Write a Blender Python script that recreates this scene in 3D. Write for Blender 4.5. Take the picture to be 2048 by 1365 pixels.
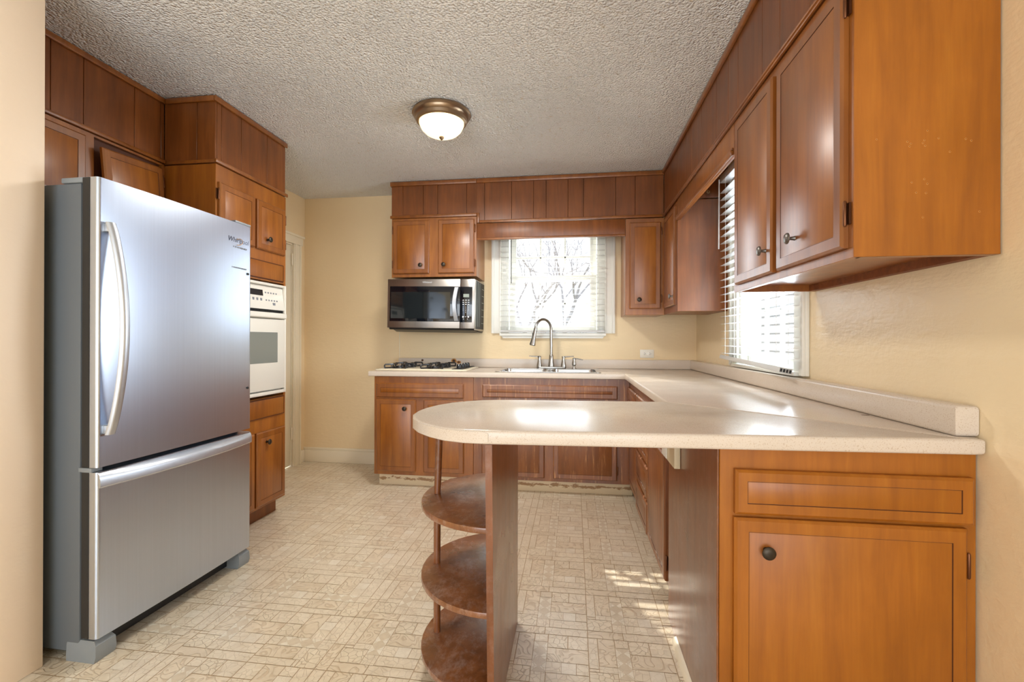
import bpy, bmesh, math, random
from mathutils import Vector, Matrix
R = math.radians
random.seed(7)
SC = bpy.context.scene
COL = SC.collection
for _o in list(bpy.data.objects):
    bpy.data.objects.remove(_o)

# ------------------------------------------------------------------ camera
cd = bpy.data.cameras.new('camera')
cam = bpy.data.objects.new('camera', cd); COL.objects.link(cam)
YAW, PITCH, ROLL = .1341, .0011, -.0026
cd.sensor_width = 36.0
cd.lens = 914.06 / 2048 * 36
cd.shift_y = -3.08 / 2048
cd.clip_start = .02
fw = Vector((-math.sin(YAW) * math.cos(PITCH), math.cos(YAW) * math.cos(PITCH), math.sin(PITCH)))
cam.rotation_euler = (Matrix.Rotation(ROLL, 3, fw) @ fw.to_track_quat('-Z', 'Y').to_matrix()).to_euler()
cam.location = (0, 0, 1.162)
SC.camera = cam

# ------------------------------------------------------------------ world, sun, area lights, exposure
w = bpy.data.worlds.new('sky'); SC.world = w; w.use_nodes = True
bg = w.node_tree.nodes['Background']
bg.inputs[0].default_value = (.90, .95, 1.0, 1)
bg.inputs[1].default_value = 1.7


def light(name, kind, loc, energy, color, rot=None, size=None, size_y=None, angle=None, to=None, portal=False):
    l = bpy.data.lights.new(name, kind); l.energy = energy; l.color = color
    if kind == 'AREA':
        l.shape = 'RECTANGLE'; l.size = size; l.size_y = size_y
        if portal: l.cycles.is_portal = True
    if angle is not None: l.angle = angle
    o = bpy.data.objects.new(name, l); COL.objects.link(o); o.location = loc
    if to is not None: o.rotation_euler = Vector(to).to_track_quat('-Z', 'Y').to_euler()
    return o


light('sun', 'SUN', (-3, 9, 6), 9, (1, .95, .82), angle=R(.6), to=(.38, -1, -.86))
# fill light added behind the camera to brighten the kitchen, source unseen
light('rear_fill_light', 'AREA', (-.5, -2.45, 1.1), 80, (.84, .92, 1), size=3.0, size_y=2.1, to=(0, 1, .7))
# daylight arriving at the two kitchen windows
light('back_window_daylight', 'AREA', (-.19, 4.32, 1.65), 11, (.80, .90, 1), size=.85, size_y=.95, to=(0, -1, .4))
light('side_window_daylight', 'AREA', (1.30, 2.66, 1.5), 66, (.80, .90, 1), size=.8, size_y=1.0, to=(-1, 0, .5))
# the bulb of the ceiling light, below its bowl
light('ceiling_bulb', 'AREA', (-.775, 2.615, 2.325), 22, (1, .965, .91), size=.34, size_y=.34, to=(0, 0, -1))
SC.view_settings.view_transform = 'Standard'
SC.view_settings.look = 'None'
SC.view_settings.gamma = 1
SC.view_settings.exposure = 0.17
SC.view_settings.use_curve_mapping = False
SC.cycles.max_bounces = 8
SC.cycles.diffuse_bounces = 5
SC.cycles.glossy_bounces = 4
SC.cycles.transparent_max_bounces = 12
SC.cycles.sample_clamp_indirect = 6
SC.cycles.caustics_reflective = False
SC.cycles.caustics_refractive = False
SC.cycles.use_denoising = True


# ------------------------------------------------------------------ materials
def s2l(c):
    return tuple((v / 255 / 12.92) if v / 255 <= .04045 else ((v / 255 + .055) / 1.055) ** 2.4 for v in c) + (1,)


class NT:
    def __init__(s, name):
        s.m = bpy.data.materials.new(name); s.m.use_nodes = True
        s.t = s.m.node_tree; s.b = s.t.nodes['Principled BSDF']
        s.out = s.t.nodes['Material Output']

    def n(s, kind, **kw):
        nd = s.t.nodes.new(kind)
        for k, v in kw.items():
            if k.startswith('_'): setattr(nd, k[1:], v)
            else:
                i = nd.inputs[k.replace('__', ' ')] if not k[0].isdigit() else nd.inputs[int(k)]
                i.default_value = v
        return nd

    def l(s, a, b): s.t.links.new(a, b)

    def coord(s, scale=(1, 1, 1), which='Object', rand=True):
        tc = s.n('ShaderNodeTexCoord'); mp = s.n('ShaderNodeMapping')
        mp.inputs['Scale'].default_value = scale
        if rand:
            oi = s.n('ShaderNodeObjectInfo'); ml = s.n('ShaderNodeVectorMath', _operation='SCALE'); ml.inputs[0].default_value = (13, 7, 9)
            s.l(oi.outputs['Random'], ml.inputs['Scale']); ad = s.n('ShaderNodeVectorMath', _operation='ADD')
            s.l(tc.outputs[which], ad.inputs[0]); s.l(ml.outputs[0], ad.inputs[1]); s.l(ad.outputs[0], mp.inputs[0])
        else:
            s.l(tc.outputs[which], mp.inputs[0])
        return mp.outputs[0]

    def ramp(s, fac, stops):
        r = s.n('ShaderNodeValToRGB'); e = r.color_ramp.elements
        while len(e) < len(stops): e.new(.5)
        for k, (p, c) in enumerate(stops): e[k].position = p; e[k].color = c
        s.l(fac, r.inputs[0]); return r.outputs[0]

    def mix(s, fac, a, b, mode='MIX'):
        m = s.n('ShaderNodeMix', _data_type='RGBA', _blend_type=mode)
        for i, v in ((0, fac), (6, a), (7, b)):
            if hasattr(v, 'is_linked'): s.l(v, m.inputs[i])
            else: m.inputs[i].default_value = v
        return m.outputs[2]

    def bump(s, h, strength=.2, dist=.01):
        b = s.n('ShaderNodeBump'); b.inputs['Strength'].default_value = strength; b.inputs['Distance'].default_value = dist
        s.l(h, b.inputs['Height']); s.l(b.outputs[0], s.b.inputs['Normal']); return b

    def noise(s, vec, scale, detail=4, rough=.55, dist=0):
        n = s.n('ShaderNodeTexNoise'); n.inputs['Scale'].default_value = scale; n.inputs['Detail'].default_value = detail
        n.inputs['Roughness'].default_value = rough; n.inputs['Distortion'].default_value = dist
        s.l(vec, n.inputs['Vector']); return n.outputs[0]


def plain(name, rgb, rough=.5, metal=0, coat=0, spec=None, emit=None, estr=0):
    t = NT(name); b = t.b
    b.inputs['Base Color'].default_value = s2l(rgb); b.inputs['Roughness'].default_value = rough; b.inputs['Metallic'].default_value = metal
    b.inputs['Coat Weight'].default_value = coat
    if spec is not None: b.inputs['Specular IOR Level'].default_value = spec
    if emit: b.inputs['Emission Color'].default_value = s2l(emit); b.inputs['Emission Strength'].default_value = estr
    return t.m


def wood(name, dark, mid, light_, rough=.40, coat=.75, scale=(10, 10, 1.0), worn=0, mottled=.6, scuff=0):
    t = NT(name)
    v = t.coord(scale); v2 = t.coord((1, 1, 1))
    g = t.noise(v, 2.2, 6, .6, .5)
    fine = t.noise(t.coord((70, 70, 2.5)), 2.0, 4, .6)
    big = t.noise(v2, 3.2, 4, .55)
    c = t.ramp(g, [(.25, s2l(dark)), (.52, s2l(mid)), (.8, s2l(light_))])
    c = t.mix(.10, c, t.ramp(fine, [(.3, s2l([x * .6 for x in mid])), (.7, s2l(light_))]), 'MIX')
    c = t.mix(mottled, c, t.ramp(big, [(.3, (.70, .66, .62, 1)), (.7, (1.14, 1.14, 1.12, 1))]), 'MULTIPLY')
    if worn:
        wn = t.noise(t.coord((30, 30, 1.6)), 2.2, 6, .7)
        c = t.mix(t.ramp(wn, [(.56, (0, 0, 0, 1)), (.68, (worn, worn, worn, 1))]), c, s2l((206, 146, 92)))
    if scuff:
        sc = t.noise(t.coord((5, 5, 5), rand=False), 2.0, 7, .72, .4); s2 = t.noise(t.coord((26, 14, 20), rand=False), 2.0, 6, .8)
        mm = t.n('ShaderNodeMath', _operation='MULTIPLY'); t.l(sc, mm.inputs[0]); t.l(s2, mm.inputs[1])
        c = t.mix(t.ramp(mm.outputs[0], [(.24, (0, 0, 0, 1)), (.40, (scuff, scuff, scuff, 1))]), c, s2l((206, 190, 184)))
    t.l(c, t.b.inputs['Base Color'])
    rr = t.ramp(big, [(.3, (rough * .8,) * 3 + (1,)), (.7, (rough * 1.3,) * 3 + (1,))]); t.l(rr, t.b.inputs['Roughness'])
    t.b.inputs['Coat Weight'].default_value = coat; t.b.inputs['Coat Roughness'].default_value = rough * .75
    return t.m


M = {}
M['wood'] = wood('stained_birch', (124, 66, 14), (154, 89, 22), (176, 110, 34))
M['frame'] = wood('stained_frame', (116, 61, 14), (143, 82, 21), (166, 101, 34))
M['end'] = wood('honey_plywood', (146, 82, 12), (165, 96, 16), (180, 111, 26), rough=.4, coat=.12, mottled=.5)
M['soffit'] = wood('dark_panel_board', (104, 56, 20), (128, 71, 26), (148, 88, 38), rough=.36, coat=.2)
M['worn'] = wood('worn_stained_wood', (108, 58, 20), (134, 75, 26), (156, 95, 38), worn=.8)
M['shelf'] = wood('scuffed_shelf_wood', (110, 66, 36), (136, 84, 48), (154, 100, 60), rough=.28, coat=.8, scuff=.3)
M['shelf_side'] = wood('brown_panel_wood', (106, 60, 28), (130, 76, 38), (150, 92, 50), rough=.3, coat=.6, scuff=.1)
M['groove'] = plain('dark_groove', (84, 42, 16), .6)
M['oldwood'] = wood('dark_raw_pine', (92, 46, 20), (130, 72, 34), (160, 98, 52), rough=.6, coat=0, scale=(9, 1.2, 9))


def mk_wall(name, rgb, bump=.12, rough=.5):
    t = NT(name); v = t.coord(rand=False)
    a = t.noise(v, 2.2, 4); c = t.mix(a, s2l([x * .975 for x in rgb]), s2l([min(255, x * 1.02) for x in rgb]))
    t.l(c, t.b.inputs['Base Color']); t.b.inputs['Roughness'].default_value = rough
    h = t.noise(v, 22, 5, .6, .4); h2 = t.noise(t.coord((3, 3, 9), rand=False), 6, 4)
    hm = t.n('ShaderNodeMath', _operation='ADD'); t.l(h, hm.inputs[0]); t.l(h2, hm.inputs[1])
    t.bump(hm.outputs[0], bump, .012); return t.m


M['wall'] = mk_wall('cream_wall_paint', (240, 217, 176))
M['wall_gloss'] = mk_wall('cream_gloss_wall_paint', (238, 218, 182), .16, .3)
M['wall_near'] = mk_wall('pale_peach_wall_paint', (238, 217, 192), .06)
M['trim'] = plain('cream_trim_paint', (240, 229, 205), .38)
M['white_trim'] = plain('white_trim_paint', (240, 239, 231), .35)
t = NT('peeling_cream_kick'); v = t.coord(rand=False); n_ = t.noise(t.coord((1, 1, 2.2), rand=False), 17, 6, .7)
sp_ = t.n('ShaderNodeSeparateXYZ'); tc_ = t.n('ShaderNodeTexCoord'); t.l(tc_.outputs['Object'], sp_.inputs[0])
band = t.n('ShaderNodeMath', _operation='SUBTRACT'); t.l(sp_.outputs['Z'], band.inputs[0]); band.inputs[1].default_value = .052
ab = t.n('ShaderNodeMath', _operation='ABSOLUTE'); t.l(band.outputs[0], ab.inputs[0])
mu = t.n('ShaderNodeMath', _operation='MULTIPLY_ADD'); t.l(ab.outputs[0], mu.inputs[0]); mu.inputs[1].default_value = -9.0; t.l(n_, mu.inputs[2])
t.l(t.mix(t.ramp(mu.outputs[0], [(.42, (0, 0, 0, 1)), (.47, (.9, .9, .9, 1))]), s2l((230, 212, 178)), s2l((158, 116, 74))), t.b.inputs['Base Color']); t.b.inputs['Roughness'].default_value = .55
M['grimy'] = t.m

t = NT('stucco_ceiling'); v = t.coord(rand=False)
n1 = t.noise(v, 75, 4, .6, .3); vo = t.n('ShaderNodeTexVoronoi', _feature='SMOOTH_F1', Scale=110.0); t.l(v, vo.inputs['Vector'])
patch = t.noise(v, 1.7, 3)
am = t.ramp(patch, [(.38, (.3, .3, .3, 1)), (.62, (1, 1, 1, 1))])
hh = t.n('ShaderNodeMath', _operation='MULTIPLY'); t.l(n1, hh.inputs[0]); t.l(am, hh.inputs[1])
hs = t.n('ShaderNodeMath', _operation='SUBTRACT'); t.l(hh.outputs[0], hs.inputs[0]); t.l(vo.outputs['Distance'], hs.inputs[1])
t.bump(hs.outputs[0], 1.0, .017)
spot = t.noise(v, 30, 5, .7); sp2 = t.n('ShaderNodeMath', _operation='MULTIPLY'); t.l(t.ramp(spot, [(.60, (0, 0, 0, 1)), (.72, (1, 1, 1, 1))]), sp2.inputs[0]); t.l(am, sp2.inputs[1])
t.l(t.mix(sp2.outputs[0], s2l((240, 240, 238)), s2l((216, 196, 166))), t.b.inputs['Base Color']); t.b.inputs['Roughness'].default_value = .75
M['ceiling'] = t.m

t = NT('speckled_laminate'); v = t.coord(rand=False)
sp = t.noise(v, 320, 2, .6); bg_ = t.noise(v, 3, 3)
c = t.mix(t.ramp(sp, [(.35, (1, 1, 1, 1)), (.42, (0, 0, 0, 1))]), s2l((216, 203, 189)), s2l((198, 178, 158)))
c = t.mix(.5, c, t.ramp(bg_, [(.3, (.93, .92, .9, 1)), (.7, (1.04, 1.04, 1.04, 1))]), 'MULTIPLY')
t.l(c, t.b.inputs['Base Color']); t.l(t.ramp(t.noise(v, 5, 4), [(.3, (.17,) * 3 + (1,)), (.7, (.27,) * 3 + (1,))]), t.b.inputs['Roughness'])
t.bump(t.noise(v, 180, 2), .03, .002); t.b.inputs['Specular IOR Level'].default_value = .35; M['laminate'] = t.m

t = NT('embossed_vinyl'); v = t.coord(rand=False)
at = t.n('ShaderNodeAttribute', _attribute_name='tint'); rel = t.n('ShaderNodeAttribute', _attribute_name='relief')
sx = t.n('ShaderNodeSeparateColor'); t.l(rel.outputs['Color'], sx.inputs[0])
sn = t.noise(v, 11, 1.5, .5, 1.2)
q1 = t.n('ShaderNodeMath', _operation='MULTIPLY'); t.l(sn, q1.inputs[0]); q1.inputs[1].default_value = 7
q2 = t.n('ShaderNodeMath', _operation='FRACT'); t.l(q1.outputs[0], q2.inputs[0])
scroll = t.ramp(q2.outputs[0], [(.30, (0, 0, 0, 1)), (.42, (1, 1, 1, 1)), (.58, (1, 1, 1, 1)), (.70, (0, 0, 0, 1))])
cr = t.n('ShaderNodeTexVoronoi', _feature='DISTANCE_TO_EDGE', Scale=38.0); t.l(v, cr.inputs['Vector'])
crack = t.ramp(cr.outputs['Distance'], [(.0, (0, 0, 0, 1)), (.05, (1, 1, 1, 1))])
f1 = t.n('ShaderNodeMath', _operation='MULTIPLY'); t.l(scroll, f1.inputs[0]); t.l(sx.outputs[0], f1.inputs[1])
inv = t.n('ShaderNodeMath', _operation='SUBTRACT'); inv.inputs[0].default_value = 1; t.l(crack, inv.inputs[1])
f2 = t.n('ShaderNodeMath', _operation='MULTIPLY'); t.l(inv.outputs[0], f2.inputs[0]); t.l(sx.outputs[1], f2.inputs[1])
dirt = t.noise(v, 1.1, 4); fleck = t.noise(v, 14, 5, .7)
c = t.mix(.75, at.outputs['Color'], t.ramp(fleck, [(.3, (.84, .80, .74, 1)), (.62, (1.05, 1.05, 1.05, 1))]), 'MULTIPLY')
c = t.mix(.6, c, t.ramp(dirt, [(.3, (.86, .82, .76, 1)), (.65, (1.05, 1.05, 1.05, 1))]), 'MULTIPLY')
k1 = t.n('ShaderNodeMath', _operation='MULTIPLY'); t.l(f1.outputs[0], k1.inputs[0]); k1.inputs[1].default_value = .34
k2 = t.n('ShaderNodeMath', _operation='MULTIPLY'); t.l(f2.outputs[0], k2.inputs[0]); k2.inputs[1].default_value = .62
c = t.mix(k1.outputs[0], c, s2l((176, 146, 108))); c = t.mix(k2.outputs[0], c, s2l((168, 138, 100)))
t.l(c, t.b.inputs['Base Color']); t.l(t.ramp(fleck, [(.3, (.34,) * 3 + (1,)), (.7, (.44,) * 3 + (1,))]), t.b.inputs['Roughness'])
t.b.inputs['Coat Weight'].default_value = 1; t.b.inputs['Coat Roughness'].default_value = .3
h1 = t.n('ShaderNodeMath', _operation='SUBTRACT'); t.l(f1.outputs[0], h1.inputs[0]); t.l(f2.outputs[0], h1.inputs[1])
t.bump(h1.outputs[0], .6, .002); M['vinyl'] = t.m
M['vinyl_joint'] = plain('vinyl_joint', (190, 164, 130), .6)


def steel(name, rgb, rough=.27, scale=(2, 2, 120), br=.03):
    t = NT(name); b = t.b
    v = t.coord(scale); h = t.noise(v, 1.0, 3, .6)
    b.inputs['Metallic'].default_value = 1; b.inputs['Roughness'].default_value = rough
    t.l(t.mix(.08, s2l(rgb), t.ramp(h, [(.3, s2l([x * .7 for x in rgb])), (.7, s2l(rgb))])), b.inputs['Base Color'])
    return t.m


M['steel'] = steel('brushed_stainless', (198, 209, 226), .30, scale=(120, 120, 1.2), br=.04)
M['steel_h'] = steel('satin_stainless', (200, 205, 212), .42, (60, 60, 60), .03)
M['steel_mw'] = steel('warm_stainless', (178, 172, 166), .3, (2, 120, 120))
M['nickel'] = steel('brushed_nickel', (168, 164, 158), .26, (50, 50, 50), .03)
M['sinksteel'] = steel('sink_stainless', (205, 207, 210), .2, (40, 40, 40), .03)
M['fridge_side'] = plain('grey_fridge_enamel', (100, 106, 111), .42)
M['grey_plastic'] = plain('grey_plastic', (134, 140, 144), .5)
M['gasket'] = plain('dark_gasket', (40, 38, 36), .6)
M['black'] = plain('black_plastic', (16, 17, 20), .35)
M['iron'] = plain('black_enamel_iron', (20, 22, 28), .3, coat=.3)
M['black_glass'] = plain('black_glass', (8, 12, 20), .06, coat=.6)
M['oven_glass'] = plain('grey_oven_glass', (128, 132, 126), .2)
M['oven_white'] = plain('ivory_enamel', (230, 227, 217), .25, coat=.3)
M['cooktop'] = plain('almond_enamel', (238, 228, 204), .22, coat=.3)
M['white_plastic'] = plain('white_plastic', (240, 236, 224), .35)
M['cream_plastic'] = plain('cream_metal_plate', (226, 208, 172), .35)
M['display'] = plain('grey_green_display', (150, 160, 150), .3)
M['print'] = plain('white_print', (220, 224, 228), .5)
M['grey_print'] = plain('grey_print', (128, 132, 140), .5)
M['logo_ink'] = plain('blue_grey_logo', (66, 72, 92), .4)
M['gold'] = plain('gold_ring', (178, 136, 78), .35, metal=.6)
M['bronze'] = plain('dark_bronze', (66, 58, 48), .4, metal=.7)
M['pewter'] = plain('pewter_knob', (120, 116, 110), .35, metal=.9)
M['copper'] = plain('copper_hinge', (112, 70, 44), .35, metal=.8)
M['brass'] = plain('brass_screw_eye', (214, 196, 150), .3, metal=.8)
M['fixture'] = plain('brushed_bronze_fixture', (150, 128, 104), .3, metal=.95)
M['burn'] = plain('burn_mark', (74, 44, 22), .6)
M['scorch'] = plain('scorch_halo', (196, 134, 62), .5)
M['cord'] = plain('blind_cord', (228, 226, 220), .6)
M['wand'] = plain('smoky_wand', (128, 128, 130), .3)
M['bark'] = plain('grey_bark', (168, 166, 172), .8)
M['siding'] = plain('pale_siding', (226, 228, 232), .7)
M['shade'] = plain('lit_alabaster_shade', (255, 244, 214), .35, emit=(255, 232, 178), estr=1.5)

t = NT('blind_slat_white'); t.b.inputs['Base Color'].default_value = s2l((216, 216, 214)); t.b.inputs['Roughness'].default_value = .4
tr = t.n('ShaderNodeBsdfTranslucent'); tr.inputs[0].default_value = s2l((250, 249, 244)); mx = t.n('ShaderNodeMixShader'); mx.inputs[0].default_value = .06
t.l(t.b.outputs[0], mx.inputs[1]); t.l(tr.outputs[0], mx.inputs[2]); t.l(mx.outputs[0], t.out.inputs[0]); M['slat'] = t.m
t = NT('window_glass'); gl = t.n('ShaderNodeBsdfGlossy'); gl.inputs['Roughness'].default_value = .02; tp = t.n('ShaderNodeBsdfTransparent')
lw = t.n('ShaderNodeLayerWeight'); fp = t.n('ShaderNodeMath', _operation='POWER'); t.l(lw.outputs['Facing'], fp.inputs[0]); fp.inputs[1].default_value = 4
fr = t.n('ShaderNodeMath', _operation='MULTIPLY_ADD'); t.l(fp.outputs[0], fr.inputs[0]); fr.inputs[1].default_value = .5; fr.inputs[2].default_value = .04; mx = t.n('ShaderNodeMixShader')
t.l(fr.outputs[0], mx.inputs[0]); t.l(tp.outputs[0], mx.inputs[1]); t.l(gl.outputs[0], mx.inputs[2]); t.l(mx.outputs[0], t.out.inputs[0]); M['glass'] = t.m


# ------------------------------------------------------------------ mesh helpers
class B:
    def __init__(s, off=(0, 0, 0)):
        s.bm = bmesh.new(); s.off = Vector(off)

    def _mi(s, faces, mi):
        for f in faces: f.material_index = mi

    def box(s, x0, x1, y0, y1, z0, z1, mi=0, bev=0, seg=2, rot=None):
        old = set(s.bm.faces)
        m = Matrix.Translation(((x0 + x1) / 2, (y0 + y1) / 2, (z0 + z1) / 2))
        if rot is not None: m = m @ rot
        r = bmesh.ops.create_cube(s.bm, size=1, matrix=m @ Matrix.Diagonal((abs(x1 - x0), abs(y1 - y0), abs(z1 - z0), 1)))
        vs = r['verts']
        if bev:
            es = list({e for vv in vs for e in vv.link_edges})
            bmesh.ops.bevel(s.bm, geom=es, offset=bev, segments=seg, profile=.5, affect='EDGES')
        s._mi([f for f in s.bm.faces if f not in old], mi)
        return s

    def lathe(s, prof, c=(0, 0, 0), axis=(0, 0, 1), seg=24, mi=0, sx=1, sy=1):
        q = Vector((0, 0, 1)).rotation_difference(Vector(axis).normalized()); rings = []
        for r, z in prof:
            if r < 1e-6:
                rings.append([s.bm.verts.new(q @ Vector((0, 0, z)) + Vector(c))])
            else:
                rings.append([s.bm.verts.new(q @ Vector((r * sx * math.cos(2 * math.pi * k / seg), r * sy * math.sin(2 * math.pi * k / seg), z)) + Vector(c)) for k in range(seg)])
        for a, b in zip(rings, rings[1:]):
            for k in range(seg):
                if len(a) == 1 and len(b) == 1: break
                if len(a) == 1: f = [a[0], b[(k + 1) % seg], b[k]][::-1]
                elif len(b) == 1: f = [a[k], a[(k + 1) % seg], b[0]]
                else: f = [a[k], a[(k + 1) % seg], b[(k + 1) % seg], b[k]]
                try: s.bm.faces.new(f).material_index = mi
                except ValueError: pass
        for r_, rev in ((rings[0], True), (rings[-1], False)):
            if len(r_) > 1: s.bm.faces.new(r_[::-1] if rev else r_).material_index = mi
        return s

    def tube(s, pts, rad, seg=10, mi=0):
        pts = [Vector(p) for p in pts]; n = len(pts)
        rads = rad if isinstance(rad, (list, tuple)) else [rad] * n
        rings = []; up = None
        for i, p in enumerate(pts):
            d = (pts[min(i + 1, n - 1)] - pts[max(i - 1, 0)]).normalized()
            if up is None:
                up = Vector((0, 0, 1)) if abs(d.z) < .9 else Vector((1, 0, 0))
            a = d.cross(up).normalized(); up = a.cross(d).normalized()
            rings.append([s.bm.verts.new(p + (a * math.cos(2 * math.pi * k / seg) + up * math.sin(2 * math.pi * k / seg)) * rads[i]) for k in range(seg)])
        for a, b in zip(rings, rings[1:]):
            for k in range(seg):
                s.bm.faces.new([a[k], a[(k + 1) % seg], b[(k + 1) % seg], b[k]]).material_index = mi
        s.bm.faces.new(rings[0][::-1]).material_index = mi; s.bm.faces.new(rings[-1]).material_index = mi
        return s

    def loft(s, secs, mi=0, closed=True, caps=True):
        rs = [[s.bm.verts.new(p) for p in sec] for sec in secs]; n = len(rs[0])
        for a, b in zip(rs, rs[1:]):
            for k in range(n if closed else n - 1):
                s.bm.faces.new([a[k], a[(k + 1) % n], b[(k + 1) % n], b[k]]).material_index = mi
        if caps and closed:
            s.bm.faces.new(rs[0][::-1]).material_index = mi; s.bm.faces.new(rs[-1]).material_index = mi
        return s

    def prism(s, poly, z0, z1, mi=0, holes=(), bev=0, seg=3):
        """polygon (with holes) extruded from z0 to z1; bev rounds the outer top and bottom edges"""
        bm = bmesh.new(); es = []
        for lp in [poly] + list(holes):
            vs = [bm.verts.new((x, y, z1)) for x, y in lp]
            es += [bm.edges.new((vs[i], vs[(i + 1) % len(vs)])) for i in range(len(vs))]
        bmesh.ops.triangle_fill(bm, use_beauty=True, use_dissolve=False, edges=es)
        bmesh.ops.recalc_face_normals(bm, faces=bm.faces)
        top = list(bm.faces)
        if top[0].normal.z < 0: bmesh.ops.reverse_faces(bm, faces=top)
        r = bmesh.ops.extrude_face_region(bm, geom=top)
        nv = [g for g in r['geom'] if isinstance(g, bmesh.types.BMVert)]
        for v_ in nv: v_.co.z = z0
        bmesh.ops.recalc_face_normals(bm, faces=bm.faces)
        if bev:
            ee = [e for e in bm.edges if len(e.link_faces) == 2 and abs(e.calc_face_angle()) > R(60) and abs(e.verts[0].co.z - e.verts[1].co.z) < 1e-5]
            bmesh.ops.bevel(bm, geom=ee, offset=bev, segments=seg, profile=.5, affect='EDGES')
        me = bpy.data.meshes.new('tmp'); bm.to_mesh(me); bm.free()
        n0 = len(s.bm.faces); s.bm.from_mesh(me); bpy.data.meshes.remove(me); s.bm.faces.ensure_lookup_table()
        for f in s.bm.faces[n0:]: f.material_index = mi
        return s

    def front(s, x0, x1, z0, z1, t=.018, y=0, fw_=.036, bev=.007, mf=0, mp=1, mg=2):
        """a door or drawer front facing -y: chamfered mitred frame, thin groove, flat panel"""
        prof = [(0, 0), (0, t - .006), (bev, t), (fw_, t), (fw_ + .0006, t - .002), (fw_ + .0018, t - .002), (fw_ + .004, t - .0008)]
        mis = [mf, mf, mf, mg, mg, mp]
        rs = []
        for i, h in prof:
            rs.append([s.bm.verts.new((a, y - h, b)) for a, b in ((x0 + i, z0 + i), (x1 - i, z0 + i), (x1 - i, z1 - i), (x0 + i, z1 - i))])
        for k, (a, b) in enumerate(zip(rs, rs[1:])):
            for j in range(4):
                s.bm.faces.new([a[j], a[(j + 1) % 4], b[(j + 1) % 4], b[j]]).material_index = mis[k]
        s.bm.faces.new(rs[-1]).material_index = mp; s.bm.faces.new(rs[0][::-1]).material_index = mf
        return s

    def build(s, name, mats, parent=None, smooth=40):
        if not isinstance(mats, (list, tuple)): mats = [mats]
        for v_ in s.bm.verts: v_.co -= s.off
        bmesh.ops.recalc_face_normals(s.bm, faces=s.bm.faces)
        me = bpy.data.meshes.new(name); s.bm.to_mesh(me); s.bm.free()
        for m in mats: me.materials.append(M[m] if isinstance(m, str) else m)
        if smooth:
            me.shade_smooth(); me.set_sharp_from_angle(angle=R(smooth))
        o = bpy.data.objects.new(name, me); COL.objects.link(o)
        if parent is not None: o.parent = parent
        return o


def thing(name, label, cat, loc=(0, 0, 0), rz=0, group=None):
    o = bpy.data.objects.new(name, None); COL.objects.link(o); o.empty_display_size = .05
    o.location = loc; o.rotation_euler = (0, 0, R(rz)); o['label'] = label; o['category'] = cat
    if group: o['group'] = group
    return o


def tag(o, label, cat, group=None):
    o['label'] = label; o['category'] = cat
    if group: o['group'] = group
    return o


def struct(o):
    o['kind'] = 'structure'; return o


def text_mesh(name, txt, size, mat, parent, loc, rot, ext=.0004, align='LEFT', shear=0):
    c = bpy.data.curves.new('t', 'FONT'); c.body = txt; c.size = size; c.extrude = ext; c.align_x = align; c.shear = shear; c.resolution_u = 3
    o = bpy.data.objects.new('t', c); COL.objects.link(o)
    dg = bpy.context.evaluated_depsgraph_get(); dg.update()
    me = bpy.data.meshes.new_from_object(o.evaluated_get(dg)); bpy.data.objects.remove(o); bpy.data.curves.remove(c)
    me.name = name; me.materials.clear(); me.materials.append(M[mat])
    r = bpy.data.objects.new(name, me); COL.objects.link(r); r.parent = parent; r.location = loc; r.rotation_euler = rot
    return r


# ------------------------------------------------------------------ room shell
XR, YB, ZC, XW = 1.035, 4.06, 2.503, -2.547
YF = -2.6
b = B()
T = .3048; OX, OY = .057 - 9 * T, 1.808 - 15 * T
TILE = [(0, .12, 0, .55, 0), (.12, .33, 0, .5, 1), (0, .12, .55, .6, 0), (.12, .33, .5, .6, 0), (0, .33, .6, .85, 2), (0, .45, .85, 1, 1), (.33, .5, 0, .15, 0),
        (.33, .5, .15, .68, 3), (.33, .45, .68, .85, 0), (.45, .5, .68, .85, 0), (.5, .75, 0, .25, 2), (.75, 1, 0, .25, 0), (.5, 1, .25, .5, 1), (.5, .68, .5, .68, 0),
        (.68, .85, .5, .68, 4), (.85, 1, .5, .68, 0), (.45, 1, .85, 1, 0), (.5, 1, .68, .85, 0)]
tl = b.bm.loops.layers.float_color.new('tint'); rl = b.bm.loops.layers.float_color.new('relief')
BASE = {0: (236, 224, 202), 1: (232, 218, 194), 2: (235, 223, 200), 3: (222, 208, 184), 4: (240, 231, 213)}
REL = {0: (0, .5, 0, 1), 1: (1, 0, 0, 1), 2: (0, 1, 0, 1), 3: (0, .1, 0, 1), 4: (0, .2, 0, 1)}


def quad(pts, z, col, rel, mi=0):
    f = b.bm.faces.new([b.bm.verts.new((x, y, z)) for x, y in pts]); f.material_index = mi
    for lp in f.loops: lp[tl] = col; lp[rl] = rel


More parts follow.
